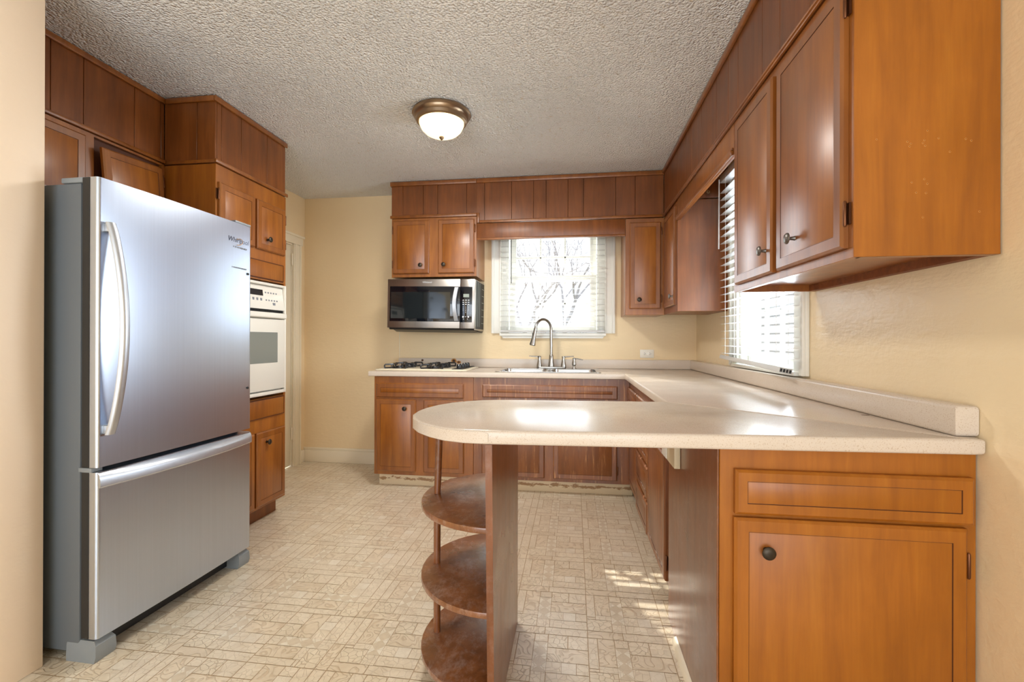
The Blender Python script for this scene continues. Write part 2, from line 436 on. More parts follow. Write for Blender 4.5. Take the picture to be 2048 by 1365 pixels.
for i in range(0, 14):
    for j in range(-1, 23):
        tx, ty = OX + i * T, OY + j * T
        if tx > XR + .1 or ty > YB or tx + T < XW: continue
        rotk = (i + 2 * j) % 2 if tx < -.26 else 0

        def mp(u, v_):
            if rotk: u, v_ = v_, 1 - u
            x = tx + u * T; y = ty + (1 - v_) * T
            return (min(max(x, XW), XR + .1), min(max(y, YF), YB))
        for (u0, u1, v0, v1, k) in TILE:
            g = .0016 if min(u0, v0, 1 - u1, 1 - v1) < .001 else .0005
            e = g / T
            sh = random.uniform(.992, 1.01)
            colr = s2l([min(250, q * sh) for q in BASE[k]])
            quad([mp(u0 + e, v0 + e), mp(u1 - e, v0 + e), mp(u1 - e, v1 - e), mp(u0 + e, v1 - e)], 0, colr, REL[k])
            if k == 3:
                for q in range(3):
                    vm = v0 + (v1 - v0) * (q + .5) / 3; hv = (v1 - v0) / 6; um = (u0 + u1) / 2; hu = (u1 - u0) / 2 - e
                    for sgn in (-1, 1):
                        quad([mp(um + sgn * hu, vm - hv * .9), mp(um + sgn * hu, vm + hv * .9), mp(um + sgn * .01, vm + sgn * 0)][::sgn], .0004, s2l((242, 234, 216)), REL[0]) if q != 99 else None
b.box(XW - .02, XR + .12, YF, YB, -.06, -.0012, 1)
fl = struct(b.build('floor', ['vinyl', 'vinyl_joint'], smooth=0))
for lp in (): pass

struct(B().box(XW - .15, XR + .15, YF, YB + .12, ZC, ZC + .08).build('ceiling', 'ceiling', smooth=0))


def holed_wall(name, axis, c0, c1, a0, a1, z1, holes, mat):
    """wall slab; axis 'y' lies across y=c0..c1 and runs along x; holes = (a0,a1,z0,z1)"""
    b = B()
    def bx(p0, p1, q0, q1):
        if p1 - p0 < 1e-4 or q1 - q0 < 1e-4: return
        if axis == 'y': b.box(p0, p1, c0, c1, q0, q1)
        else: b.box(c0, c1, p0, p1, q0, q1)
    cur = a0
    for (h0, h1, k0, k1) in holes:
        bx(cur, h0, 0, z1); bx(h0, h1, 0, k0); bx(h0, h1, k1, z1); cur = h1
    bx(cur, a1, 0, z1)
    return struct(b.build(name, mat, smooth=0))


W1 = (-.645, .268, 1.21, 2.13)     # back window opening
W2 = (2.29, 3.04, 1.005, 2.20)     # side window opening
holed_wall('wall_back', 'y', YB, YB + .12, XW - .1, XR + .12, ZC, [W1], 'wall')
holed_wall('wall_right', 'x', XR, XR + .12, YF, YB - .0005, ZC, [W2], 'wall_gloss')
holed_wall('wall_left', 'x', XW - .12, XW, YF, YB - .0005, ZC, [(3.08, 3.875, 0, 2.04)], 'wall')
holed_wall('wall_front', 'y', YF - .12, YF, XW - .1, XR + .12, ZC, [(-2.1, 1.0, .4, 2.42)], 'wall_near')  # unseen wall, its opening added to let in fill light from the sky
struct(B().box(XW, -1.86, 1.245, 1.385, 0, ZC, 0, .004).build('wall_near', 'wall_near'))
b = B(); b.box(XW + .001, -1.563, YB - .018, YB - .001, 0, .115, 0, .003); b.box(XW + .001, -1.563, YB - .013, YB - .001, .115, .138, 0, .004)
struct(b.build('baseboard_back', 'trim'))
b = B(); b.box(XW + .001, XW + .018, 3.985, YB - .02, 0, .115, 0, .003); struct(b.build('baseboard_left', 'trim'))
# bead where the splash-back wall board starts beside the cooktop
struct(B().box(-1.603, -1.597, YB - .006, YB - .0005, .995, 1.235, 0, .0015).build('trim_1', 'trim'))

# door_1, on the left wall beyond the oven cabinet
d1 = B(); d1.box(XW - .10, XW - .002, 3.862, 3.875, 0, 2.04); d1.box(XW - .10, XW - .002, 3.08, 3.093, 0, 2.04); d1.box(XW - .10, XW - .002, 3.093, 3.862, 2.025, 2.04)
for (a0, a1) in ((2.97, 3.085), (3.868, 3.982)):
    d1.box(XW + .0005, XW + .019, a0, a1, 0, 2.035, 0, .004)
    d1.box(XW + .019, XW + .025, a0 + .01, a0 + .03, 0, 2.035, 0, .002); d1.box(XW + .019, XW + .025, a1 - .03, a1 - .01, 0, 2.035, 0, .002)
d1.box(XW + .0005, XW + .022, 2.95, 4.0, 2.036, 2.12, 0, .004); d1.box(XW + .0005, XW + .036, 2.94, 4.012, 2.105, 2.125, 0, .004)
door1 = struct(d1.build('door_1', 'trim'))
sl = B(); sl.box(XW - .045, XW - .008, 3.096, 3.857, .012, 2.02, 0, .002)
for z0, z1 in ((.2, .95), (1.1, 1.85)):
    sl.box(XW - .0085, XW - .004, 3.2, 3.745, z0, z1, 0, .003); sl.box(XW - .006, XW - .001, 3.25, 3.695, z0 + .05, z1 - .05, 0, .003)
slab = sl.build('door_slab', 'trim', door1)
for z in (.25, 1.84):
    h = B().lathe([(.007, 0), (.007, .1)], (XW + .002, 3.861, z), seg=12); h.lathe([(.003, -.008), (.008, 0)], (XW + .002, 3.861, z), seg=12); h.lathe([(.008, .1), (.003, .108)], (XW + .002, 3.861, z), seg=12)
    h.build('hinge', 'trim', door1)


# ------------------------------------------------------------------ windows
def window_back():
    x0, x1, z0, z1 = W1
    c = B()
    for a0, a1, s_ in ((x0 - .087, x0, -1), (x1, x1 + .087, 1)):
        c.box(a0, a1, YB - .017, YB - .0005, z0 + .01, z1 + .08, 0, .003)
        o0, o1 = (a0, a0 + .024) if s_ < 0 else (a1 - .024, a1)
        c.box(o0, o1, YB - .03, YB - .016, z0 + .01, z1 + .08, 0, .004)
        i0, i1 = (a1 - .016, a1) if s_ < 0 else (a0, a0 + .016)
        c.box(i0, i1, YB - .024, YB - .016, z0 + .01, z1 + .08, 0, .003)
    c.box(x0 - .087, x1 + .087, YB - .02, YB - .0005, z1, z1 + .08, 0, .003)
    root = struct(c.build('window_1', 'white_trim'))
    j = B()
    j.box(x0 - .002, x0 + .05, YB, YB + .115, z0, z1, 0, .002); j.box(x1 - .05, x1 + .002, YB, YB + .115, z0, z1, 0, .002); j.box(x0, x1, YB, YB + .115, z1 - .02, z1 + .002)
    j.box(x0 + .05, x0 + .066, YB + .01, YB + .03, z0, z1, 0, .002); j.box(x1 - .066, x1 - .05, YB + .01, YB + .03, z0, z1, 0, .002)
    j.build('jamb', 'white_trim', root)
    st = B(); st.prism([(x0 - .008, YB - .05), (x1 + .008, YB - .05), (x1 + .008, YB + .10), (x0 - .008, YB + .10)], z0 - .012, z0 + .016, 0, bev=.005)
    st.build('sill', 'white_trim', root)
    ap = B(); ap.loft([[(x0 - .005, y, 1.222 - .012), (x1 + .005, y, 1.222 - .012), (x1 + .005, y, 1.205), (x1 - .02, y, 1.178), (x0 + .02, y, 1.178), (x0 - .005, y, 1.205)] for y in (YB - .03, YB - .0005)])
    ap.build('apron', 'white_trim', root)
    for nm, a, bb, y, ri in (('lower_sash', z0 + .02, 1.74, YB + .035, 0), ('upper_sash', 1.69, z1 - .01, YB + .075, 1)):
        s_ = B(); xl, xr = x0 + .068, x1 - .068; st_ = .058
        s_.box(xl, xl + st_, y, y + .03, a, bb, 0, .003); s_.box(xr - st_, xr, y, y + .03, a, bb, 0, .003)
        s_.box(xl + st_, xr - st_, y + .0004, y + .0296, a, a + (.062 if not ri else .045), 0); s_.box(xl + st_, xr - st_, y + .0004, y + .0296, bb - .045, bb, 0)
        za, zb = a + .05, bb - .045
        for k in (1, 2):
            xm = xl + st_ + (xr - xl - 2 * st_) * k / 3; s_.box(xm - .008, xm + .008, y + .006, y + .026, za, zb, 0, .002)
        zm = (za + zb) / 2; s_.box(xl + st_, xr - st_, y + .006, y + .026, zm - .008, zm + .008, 0, .002)
        so = s_.build(nm, 'white_trim', root)
        B().box(xl + .02, xr - .02, y + .014, y + .018, a + .03, bb - .03).build('pane', 'glass', so, smooth=0)


window_back()


def window_side():
    y0, y1, z0, z1 = W2
    c = B()
    for a0, a1 in ((y0 - .11, y0), (y1, y1 + .11)):
        c.box(XR - .018, XR - .0005, a0, a1, z0 - .002, z1 + .09, 0, .003)
        o0 = a0 if a0 < y0 else a1 - .022
        c.box(XR - .032, XR - .017, o0, o0 + .022, z0 - .002, z1 + .09, 0, .004)
    c.box(XR - .02, XR - .0005, y0 - .11, y1 + .11, z1, z1 + .09, 0, .003)
    root = struct(c.build('window_2', 'white_trim'))
    j = B(); j.box(XR, XR + .115, y0 - .002, y0 + .03, z0, z1); j.box(XR, XR + .115, y1 - .03, y1 + .002, z0, z1); j.box(XR, XR + .115, y0, y1, z1 - .02, z1 + .002)
    j.build('jamb', 'white_trim', root)
    B().box(XR - .04, XR + .11, y0 - .05, y1 + .05, z0 - .006, z0 + .014, 0, .004).build('sill', 'white_trim', root)
    for nm, a, bb, x, ri in (('lower_sash', z0 + .02, 1.64, XR + .035, 0), ('upper_sash', 1.59, z1 - .01, XR + .075, 1)):
        s_ = B(); yl, yr = y0 + .03, y1 - .03; st_ = .05
        s_.box(x, x + .03, yl, yl + st_, a, bb, 0, .003); s_.box(x, x + .03, yr - st_, yr, a, bb, 0, .003)
        s_.box(x + .0004, x + .0296, yl + st_, yr - st_, a, a + .06, 0); s_.box(x + .0004, x + .0296, yl + st_, yr - st_, bb - .045, bb, 0)
        for k in (1, 2):
            ym = yl + st_ + (yr - yl - 2 * st_) * k / 3; s_.box(x + .006, x + .026, ym - .008, ym + .008, a + .05, bb - .04, 0, .002)
        zm = (a + bb) / 2; s_.box(x + .006, x + .026, yl + st_, yr - st_, zm - .008, zm + .008, 0, .002)
        so = s_.build(nm, 'white_trim', root)
        B().box(x + .014, x + .018, yl + .02, yr - .02, a + .03, bb - .03).build('pane', 'glass', so, smooth=0)


window_side()


def blind(label, loc, rz, L, ztop, zbot, wand_x, tilt, rail_tilt=0):
    """local: x along the window 0..L, -y into the room"""
    r = thing('window_blind', label, 'blind', (loc[0], loc[1], zbot), rz)
    H = ztop - zbot
    B().box(0, L, -.026, .026, H - .045, H, 0, .003).build('headrail', 'slat', r)
    n = int((H - .075) / .0475)
    me0 = None
    for k in range(n):
        z = .05 + k * .0475
        if me0 is None:
            s_ = B(); sec = []
            for x in (0, L):
                sec.append([(x, -.025, 0), (x, -.012, .0014), (x, 0, .002), (x, .012, .0014), (x, .025, 0), (x, .012, -.0012), (x, 0, -.0006), (x, -.012, -.0012)])
            s_.loft(sec); o = s_.build('slat', 'slat', r); me0 = o
        else:
            o = me0.copy(); COL.objects.link(o); o.parent = r
        o.location = (0, 0, z); o.rotation_euler = (R(tilt + random.uniform(-1, 1)), 0, 0)
    br = B(); br.box(0, L, -.026, .026, .0, .022, 0, .004)
    if rail_tilt:
        br = B(); br.box(0, L - .004, -.027, .027, .0, .024, 0, .003)
        for q in range(4): br.box(L - .004, L - .0005, -.024 + q * .0128, -.015 + q * .0128, .004, .019, 1)
        br.box(L - .004, L - .0002, -.027, .027, 0, .003); br.box(L - .004, L - .0002, -.027, .027, .021, .024)
        for q in range(5): br.box(L - .004, L - .0002, -.027 + q * .0128, -.0245 + q * .0128, .002, .022)
    ro = br.build('bottom_rail', ['slat', 'black'], r)
    if rail_tilt: ro.rotation_euler = (R(-12), R(1.6), R(-rail_tilt)); ro.location = (0, -.002, .012)
    for fx in (.12, .5, .88):
        c = B()
        for yy in (-.027, .027): c.tube([(L * fx, yy, .02), (L * fx, yy, H - .03)], .0009, 5)
        c.build('ladder_cord', 'cord', r)
    if wand_x is not None:
        B().tube([(wand_x, -.04, H - .03), (wand_x + .001, -.042, H - .48)], .0042, 8).build('tilt_wand', 'wand' if rz == 0 else 'slat', r)
    return r


blind('white horizontal slat blind in the window over the sink', (-.643, YB - .062 + .02, 0), 0, .908, 2.14, 1.228, .098, 9)
blind('white horizontal slat blind in the right hand wall window, bottom rail twisted loose', (.972, 3.145, 0), -90, .96, 2.235, 1.03, .03, 3, 2.0)


# ------------------------------------------------------------------ hardware
def knob(parent, x, z, y=-.018, mat='bronze', r=.0175):
    B().lathe([(.0075, 0), (.006, .004), (.0048, .014), (.006, .018), (r, .021), (r, .024), (r * .8, .0275), (r * .35, .029), (0, .0292)], (x, y, z), (0, -1, 0), 20).build('knob', mat, parent)


def hinge(parent, x, z, y=-.012, h=.055):
    hb = B().lathe([(.0022, -.006), (.0042, -.002), (.0042, h + .002), (.0022, h + .006)], (x, y, z - h / 2), seg=10)
    hb.box(x - .008, x + .008, y + .006, y + .0115, z - h / 2, z + h / 2, 0)
    hb.build('hinge', 'copper', parent)


WD = ['frame', 'wood', 'groove']


def cabinet(name, label, cat, loc, rz, w_, d_, z0, z1, fronts, toe=None, mats=None, body='wood', body_fn=None, group=None):
    """local frame: front face on y=0 looking to -y, x to the right, all z given as world heights"""
    zo = loc[2]
    root = thing(name, label, cat, loc, rz, group)
    bb = B((0, 0, zo))
    if body_fn: body_fn(bb)
    else: bb.box(0, w_, 0, d_, z0, z1, 0, .0015, 1)
    bb.build('body', [body, 'frame', 'oldwood', 'groove'], root)
    for f in fronts:
        p = B((0, 0, zo)); fwd = f.get('fw', .036)
        p.front(f['x'][0], f['x'][1], f['z'][0], f['z'][1], f.get('t', .018), -.0005, fwd)
        o = p.build(f['k'], f.get('m', mats or WD), root)
        if f.get('label'): o['label'] = f['label']
        if f.get('knob'): knob(o, f['knob'][0], f['knob'][1] - zo, mat=f.get('km', 'bronze'), y=-f.get('t', .018))
        for (hx, hz) in f.get('hinges', []): hinge(o, hx, hz - zo)
        if f.get('fix'):
            f['fix'](o)
    if toe:
        tb = B((0, 0, zo)); tb.box(*toe, 0, .002); tb.build('toe_kick', 'grimy', root)
    return root


# ------------------------------------------------------------------ back run, wall cabinets
YU = 3.715
cabinet('upper_cabinet', 'two-door stained wood wall cabinet directly above the microwave', 'cabinet', (-1.535, YU, 1.69), 0, .735, .343, 1.69, 2.187, [
    dict(k='door', x=(.016, .332), z=(1.718, 2.165), knob=(.262, 1.787), hinges=[(.012, 1.80), (.012, 2.09)]),
    dict(k='door', x=(.410, .718), z=(1.717, 2.165), knob=(.462, 1.789), hinges=[(.722, 1.80), (.722, 2.09)])])
cabinet('upper_cabinet', 'single-door stained wood wall cabinet on back wall just right of the sink window', 'cabinet', (.405, YU, 1.362), 0, .299, .343, 1.362, 2.126, [
    dict(k='door', x=(.032, .270), z=(1.410, 2.092), knob=(.104, 1.481), hinges=[(.274, 1.49), (.274, 2.02)])])
cabinet('upper_cabinet', 'narrow corner wall cabinet on the right wall, worn plain side facing the camera', 'cabinet', (.705, 3.713, 1.362), -90, .455, .327, 1.362, 2.126, [
    dict(k='door', x=(.06, .425), z=(1.410, 2.092), knob=(.385, 1.472), km='pewter')], body='soffit')


def near_body(bb):
    bb.box(0, .87, 0, .327, 1.402, 2.128, 0)
    bb.box(0, .87, 0, .02, 1.375, 1.402, 0, .001, 1)                    # face frame bottom rail
    bb.box(0, .018, .02, .327, 1.375, 1.402, 0)
    bb.box(.018, .852, .300, .327, 1.376, 1.402, 2)                     # raw cleat against the wall
    bb.box(.852, .8705, .012, .327, 1.375, 1.402, 0)


cabinet('upper_cabinet', 'large two-door wall cabinet nearest the camera on the right, screw holes in its end', 'cabinet', (.705, 2.14, 1.375), -90, .87, .327, 1.375, 2.128, [
    dict(k='door', x=(.055, .425), z=(1.402, 2.092), knob=(.378, 1.487), km='pewter', hinges=[(.051, 1.49), (.051, 2.0)]),
    dict(k='door', x=(.462, .852), z=(1.402, 2.092), knob=(.598, 1.484), km='pewter', hinges=[(.856, 1.49), (.856, 2.03)])], body_fn=near_body)
# end panel with its screw holes: part of that cabinet
near_cab = [o for o in COL.objects if o.get('label', '').startswith('large two-door')][0]
ep = B((0, 0, 1.375)); ep.box(.8712, .877, -.002, .3265, 1.375, 2.1285, 0, .001, 1)
epo = ep.build('end_panel', 'end', near_cab)
random.seed(3)
hole = None
for (fy, fz) in [(.12, 1.66), (.128, 1.655), (.125, 1.648), (.155, 1.655), (.16, 1.648), (.158, 1.662), (.19, 1.665), (.165, 1.685), (.05, 1.67), (.215, 1.63), (.158, 1.565), (.165, 1.553), (.13, 1.558), (.162, 1.53), (.14, 1.532), (.155, 1.47), (.25, 1.66), (.262, 1.655), (.28, 1.48)]:
    if hole is None:
        hb_ = B(); hb_.lathe([(.0026, 0), (.0024, .0004), (.0013, .0005), (0, .0001)], (0, 0, 0), (1, 0, 0), 10, 0); hb_.bm.faces.ensure_lookup_table()
        for f_ in hb_.bm.faces[-10:]: f_.material_index = 1
        o = hole = hb_.build('screw_hole', ['scorch', 'groove'], epo)
    else:
        o = hole.copy(); COL.objects.link(o); o.parent = epo
    o.location = (.8770, fy, fz - 1.375)


# ------------------------------------------------------------------ soffits, crown, valances
def boards(b, edges, z0, z1, y=0, th=.012, gap=.0028):
    for a, c in zip(edges, edges[1:]):
        z = z0(a, c) if callable(z0) else z0
        b.box(a + gap / 2, c - gap / 2, y, y + th, z, z1, 0, .0012, 1)


r = thing('soffit_panel', 'stained wood board soffit on back wall above the microwave cabinet', 'soffit', (-1.54, YU + .004, 2.19), 0)
b = B((0, 0, 2.19)); boards(b, [0] + [x + 1.54 for x in (-1.439, -1.261, -1.135, -.885)], 2.1895, 2.4985)
b.box(.6564, .7413, 0, .012, 2.1895, 2.4985); b.box(0, .02, .0125, .34, 2.1895, 2.4985); b.build('board', 'soffit', r)
b = B((0, 0, 2.19)); b.box(.002, .741, .0122, .0162, 2.192, 2.4985); b.build('backing', 'groove', r)
b = B((0, 0, 2.19)); b.box(-.008, .7414, -.018, -.0003, 2.462, 2.4985, 0, .006); b.box(-.008, -.0003, 0, .34, 2.462, 2.4985, 0, .002); b.build('crown_moulding', 'frame', r)
b = B((0, 0, 2.19)); b.box(-.008, .7414, -.013, -.0003, 2.1895, 2.215, 0, .004); b.build('lower_moulding', 'frame', r)
r = thing('soffit_panel', 'stained wood board soffit on back wall above the sink window', 'soffit', (-.7984, YU + .004, 2.13), 0)
b = B((0, 0, 2.13)); b.box(0, .063, 0, .012, 2.133, 2.4985); boards(b, [x + .7984 for x in (-.734, -.508, -.328, -.225, -.048, .076, .329, .48, .7)], 2.133, 2.4985); b.build('board', 'soffit', r)
b = B((0, 0, 2.13)); b.box(.001, 1.498, .0122, .0162, 2.135, 2.4985); b.build('backing', 'groove', r)
b = B((0, 0, 2.13)); b.box(0, 1.4985, -.018, -.0003, 2.462, 2.4985, 0, .006); b.build('crown_moulding', 'frame', r)
b = B((0, 0, 2.13)); b.box(0, .022, -.0135, -.0003, 2.131, 2.215, 0, .004); b.box(.0222, 1.4985, -.013, -.0003, 2.131, 2.153, 0, .004); b.build('lower_moulding', 'frame', r)

r = thing('window_valance', 'plain wood valance board across the top of the sink window', 'valance', (-.798, YU - .004, 1.99), 0)
b = B((0, 0, 1.99)); b.box(.0, 1.201, -.0, .018, 2.006, 2.126, 0, .002); b.build('board', 'soffit', r)
b = B((0, 0, 1.99)); b.box(.0, 1.201, -.004, .03, 1.99, 2.0055, 0, .003); b.build('bottom_edge', 'frame', r)

r = thing('soffit_panel', 'stained wood board soffit running along the right wall above its cabinets', 'soffit', (.701, 3.713, 2.12), -90)
b = B((0, 0, 2.12)); ed = [0] + [3.713 - y for y in (3.249, 3.014, 2.877, 2.652, 2.387, 2.211, 2.086, 1.83, 1.682, 1.48, 1.2705)]
boards(b, ed, 2.132, 2.4985)
b.box(.445, .458, .013, .328, 2.132, 2.4985)        # return board above the corner cabinet
b.box(2.4427, 2.4505, -.002, .328, 2.1305, 2.4985); b.box(1.578, 1.59, .013, .328, 2.132, 2.4985)
b.build('board', 'soffit', r)
bk = B((0, 0, 2.12)); bk.box(.002, 2.441, .0122, .0127, 2.134, 2.4985); bk.build('backing', 'groove', r)
b = B((0, 0, 2.12)); b.box(.002, 2.444, -.018, -.0003, 2.468, 2.4985, 0, .005); b.build('crown_moulding', 'frame', r)
b = B((0, 0, 2.12)); b.box(.012, 2.444, -.010, -.0003, 2.129, 2.152, 0, .003); b.box(.012, 2.444, -.016, -.0003, 2.136, 2.145, 0, .003); b.build('lower_moulding', 'frame', r)

r = thing('window_valance', 'wood valance board with a shiny moulding above the right wall window', 'valance', (.703, 3.2575, 1.985), -90)
b = B((0, 0, 1.985)); b.box(.0005, 1.116, 0, .018, 1.988, 2.128, 0, .002); b.build('board', 'wood', r)
b = B((0, 0, 1.985)); b.box(.0005, 1.116, -.016, -.0003, 1.985, 2.008, 0, .004); b.box(.0005, 1.116, -.010, -.0003, 2.010, 2.02, 0, .003); b.build('bottom_moulding', 'frame', r)

e = B(); e.tube([(.90, 3.2525, 2.178), (.90, 3.244, 2.178)], .0018, 8)
e.tube([(.90 + .009 * math.cos(a), 3.241, 2.169 + .009 * math.sin(a)) for a in [R(90 + 20 * k) for k in range(17)]], .0018, 8)
tag(e.build('screw_eye', 'brass'), 'small brass screw eye in the board above the corner cabinet side', 'hook')

# ------------------------------------------------------------------ left side: oven tower and cabinets over the fridge
XO = -1.947
YO = 2.265
OW = .615


def oven_body(bb):
    bb.box(0, OW, 0, .595, .1, .79, 0, .0015, 1); bb.box(0, OW, 0, .595, 1.535, 2.128, 0, .0015, 1)
    bb.box(0, .02, 0, .595, .79, 1.535, 0); bb.box(OW - .02, OW, 0, .595, .79, 1.535, 0); bb.box(.02, OW - .02, .56, .595, .79, 1.535, 0)


oc = cabinet('oven_cabinet', 'tall stained wood cabinet housing the white wall oven, right of the refrigerator', 'cabinet', (XO, YO, 0), 90, OW, .595, .1, 2.128, [
    dict(k='door', x=(.012, .298), z=(1.725, 2.030), hinges=[(.008, 1.80), (.008, 1.965)]),
    dict(k='door', x=(.314, .592), z=(1.725, 2.030), knob=(.405, 1.795), hinges=[(.596, 1.80), (.596, 1.965)]),
    dict(k='filler_panel', x=(.02, .588), z=(1.545, 1.66), t=.006, fw=.002, m=['groove', 'wood', 'groove']),
    dict(k='filler_panel', x=(.02, .594), z=(.662, .785), t=.008, fw=.002, m=['groove', 'wood', 'groove']),
    dict(k='door', x=(.012, .298), z=(.119, .580)),
    dict(k='door', x=(.314, .594), z=(.119, .580), knob=(.402, .512), m=['frame', 'wood', 'groove'])], body_fn=oven_body)
tb = B(); tb.box(.0, OW - .012, .06, .09, 0, .0995); tb.build('toe_kick', 'soffit', oc)

r = thing('soffit_panel', 'stained wood board soffit on top of the tall oven cabinet', 'soffit', (XO - .004, YO, 2.13), 90)
b = B((0, 0, 2.13)); boards(b, [0.013, .046, .198, .428, OW], 2.132, 2.4985)
b.box(0, .0125, .0, .11, 2.132, 2.4985, 0, .0012, 1); b.box(0, .0125, .1128, .3115, 2.132, 2.4985, 0, .0012, 1); b.box(0.6025, OW, .013, .58, 2.132, 2.4985)
b.build('board', 'soffit', r)
bk = B((0, 0, 2.13)); bk.box(.0127, OW - .013, .0122, .0162, 2.134, 2.4985); bk.build('backing', 'groove', r)
b = B((0, 0, 2.13)); b.box(-.012, OW + .01, -.012, -.0003, 2.468, 2.4985, 0, .004); b.box(-.012, -.0003, 0, .298, 2.468, 2.4985, 0, .004); b.build('crown_moulding', 'frame', r)
b = B((0, 0, 2.13)); b.box(-.008, OW + .012, -.014, -.0003, 2.132, 2.154, 0, .004); b.box(-.008, -.0003, 0, .294, 2.132, 2.150, 0, .003); b.build('lower_moulding', 'frame', r)

XF = -2.26


def broken(o):
    # the right door hangs askew from its hinge side
    p = Vector((.853, 0, .26)); m = Matrix.Translation(p) @ Matrix.Rotation(R(-5.2), 4, 'Y') @ Matrix.Rotation(R(5), 4, 'Z') @ Matrix.Translation(-p)
    o.matrix_basis = m


FR0 = 1.392


def fridge_cab_body(bb):
    # face frame around two openings, box behind
    bb.box(0, .87, .02, .28, 1.765, 2.133, 3)
    for a0, a1 in ((0, .03), (.438, .492), (.853, .87)): bb.box(a0, a1, 0, .02, 1.765, 2.133, 0)
    bb.box(.03, .438, 0, .02, 2.098, 2.133, 0); bb.box(.492, .853, 0, .02, 2.122, 2.133, 0)
    bb.box(.03, .438, 0, .02, 1.765, 1.795, 0); bb.box(.492, .853, 0, .02, 1.765, 1.795, 0)


cabinet('upper_cabinet', 'two-door wall cabinet above the refrigerator, its right door hanging crooked', 'cabinet', (XF, FR0, 1.765), 90, .87, .28, 1.765, 2.133, [
    dict(k='door', x=(.022, .445), z=(1.785, 2.108)),
    dict(k='door', x=(.495, .848), z=(1.785, 2.104), label='crooked door leaning out of its frame', hinges=[(.852, 2.03)], fix=broken)], body_fn=fridge_cab_body)
r = thing('soffit_panel', 'stained wood board soffit above the refrigerator at upper left', 'soffit', (XF - .004, FR0, 2.13), 90)
b = B((0, 0, 2.13)); boards(b, [0, .313, .449, .698, .8505, .8722], 2.137, 2.4985); b.build('board', 'soffit', r)
bk = B((0, 0, 2.13)); bk.box(.002, .867, .0122, .0162, 2.139, 2.4985); bk.build('backing', 'groove', r)
b = B((0, 0, 2.13)); b.box(0, .868, -.014, -.0003, 2.468, 2.4985, 0, .005); b.build('crown_moulding', 'frame', r)
b = B((0, 0, 2.13)); b.box(0, .868, -.016, -.0003, 2.136, 2.156, 0, .005); b.build('lower_moulding', 'frame', r)

# ------------------------------------------------------------------ wall oven
ov = thing('wall_oven', 'white built-in wall oven with grey glass window in the tall cabinet', 'oven', (XO, YO + .035, .808), 90)
ow = .548
Zo = .808
b = B((0, 0, Zo)); b.box(.003, ow - .003, .004, .5, .812, 1.515); b.build('oven_box', 'oven_white', ov)
b = B((0, 0, Zo))
for (a0, a1, c0, c1) in ((0, .02, .808, 1.521), (ow - .02, ow, .808, 1.521), (.0205, ow - .0205, 1.503, 1.521), (.0205, ow - .0205, .808, .832)):
    b.box(a0, a1, -.03, -.0012, c0, c1, 0, .007)
b.build('trim_frame', 'oven_white', ov)
b = B((0, 0, Zo)); b.loft([[(x, -.012, 1.500), (x, -.001, 1.500), (x, -.001, 1.352), (x, -.030, 1.352), (x, -.030, 1.362)] for x in (.022, ow - .022)])
cp = b.build('control_panel', 'oven_white', ov)
sl_ = math.atan2(.018, .138)


def on_panel(u0, u1, z0, z1, mat, name, th=.0012):
    b = B((0, 0, Zo)); yy = lambda z: -.012 - .018 * (1.5 - z) / .138
    b.loft([[(x, yy(z1) - th, z1), (x, yy(z1) + .0005, z1), (x, yy(z0) + .0005, z0), (x, yy(z0) - th, z0)] for x in (u0, u1)])
    return b.build(name, mat, cp)


on_panel(.185, .325, 1.435, 1.472, 'black', 'display')
yy = lambda z: -.012 - .018 * (1.5 - z) / .138
for (xa, xb, zz, hh) in [(.345 + k * .026, .357 + k * .026, q, .0045) for k in range(5) for q in (1.458, 1.41)] + [(.19 + k * .035, .206 + k * .035, 1.411, .008) for k in range(4)] + [(.41, .435, 1.389, .008)]:
    b = B((0, 0, Zo)); b.box(xa, xb, yy(zz) - .0012, yy(zz) + .0004, zz - hh, zz + hh); b.build('button', 'grey_print', cp)
b = B((0, 0, Zo)); b.box(.024, ow - .024, -.020, -.0012, 1.336, 1.3505, 0)
for k in range(40): b.box(.03 + k * .0123, .036 + k * .0123, -.0225, -.0195, 1.337, 1.350, 1)
b.build('vent', ['black', 'gasket'], ov)
b = B((0, 0, Zo)); b.box(.022, ow - .022, -.034, -.002, .840, 1.292, 0, .004)
od = b.build('oven_door', 'oven_white', ov)
b = B((0, 0, Zo)); b.loft([[(x, -.002, 1.334), (x, -.040 - k, 1.332), (x, -.046 - k, 1.322), (x, -.044 - k, 1.302), (x, -.034, 1.2955), (x, -.002, 1.2955)] for x, k in ((.022, 0), (.1, .004), (ow / 2, .006), (ow - .1, .004), (ow - .022, 0))])
b.build('handle', 'oven_white', od)
b = B((0, 0, Zo)); b.box(.10, ow - .10, -.0356, -.0335, 1.013, 1.207, 0, .0008, 1); b.build('oven_window', 'oven_glass', od)

# ------------------------------------------------------------------ refrigerator
th = 90 - math.degrees(math.atan2(.018, .76))
fg = thing('refrigerator', 'stainless steel refrigerator with bottom freezer drawer and curved handle', 'refrigerator', (-1.683, 1.418, 0), th)
W_ = .76
B().box(.004, W_ - .004, .078, .66, .03, 1.725, 0, .006).build('body', 'fridge_side', fg)
B().box(.012, W_ - .012, .066, .0775, .09, 1.735).build('gasket', 'gasket', fg)


def doorprof(z):
    pts = []
    for k in range(9):
        a = R(180 - 90 * k / 8 - 0); pts.append((.012 + .012 * math.cos(a), .012 - .012 * math.sin(a), z))
    n = 14
    for k in range(1, n):
        x = .012 + (W_ - .024) * k / n; pts.append((x, -.007 * (1 - (2 * k / n - 1) ** 2), z))
    for k in range(9):
        a = R(90 - 90 * k / 8); pts.append((W_ - .012 + .012 * math.cos(a), .012 - .012 * math.sin(a), z))
    pts += [(W_, .0655, z), (0, .0655, z)]
    return pts


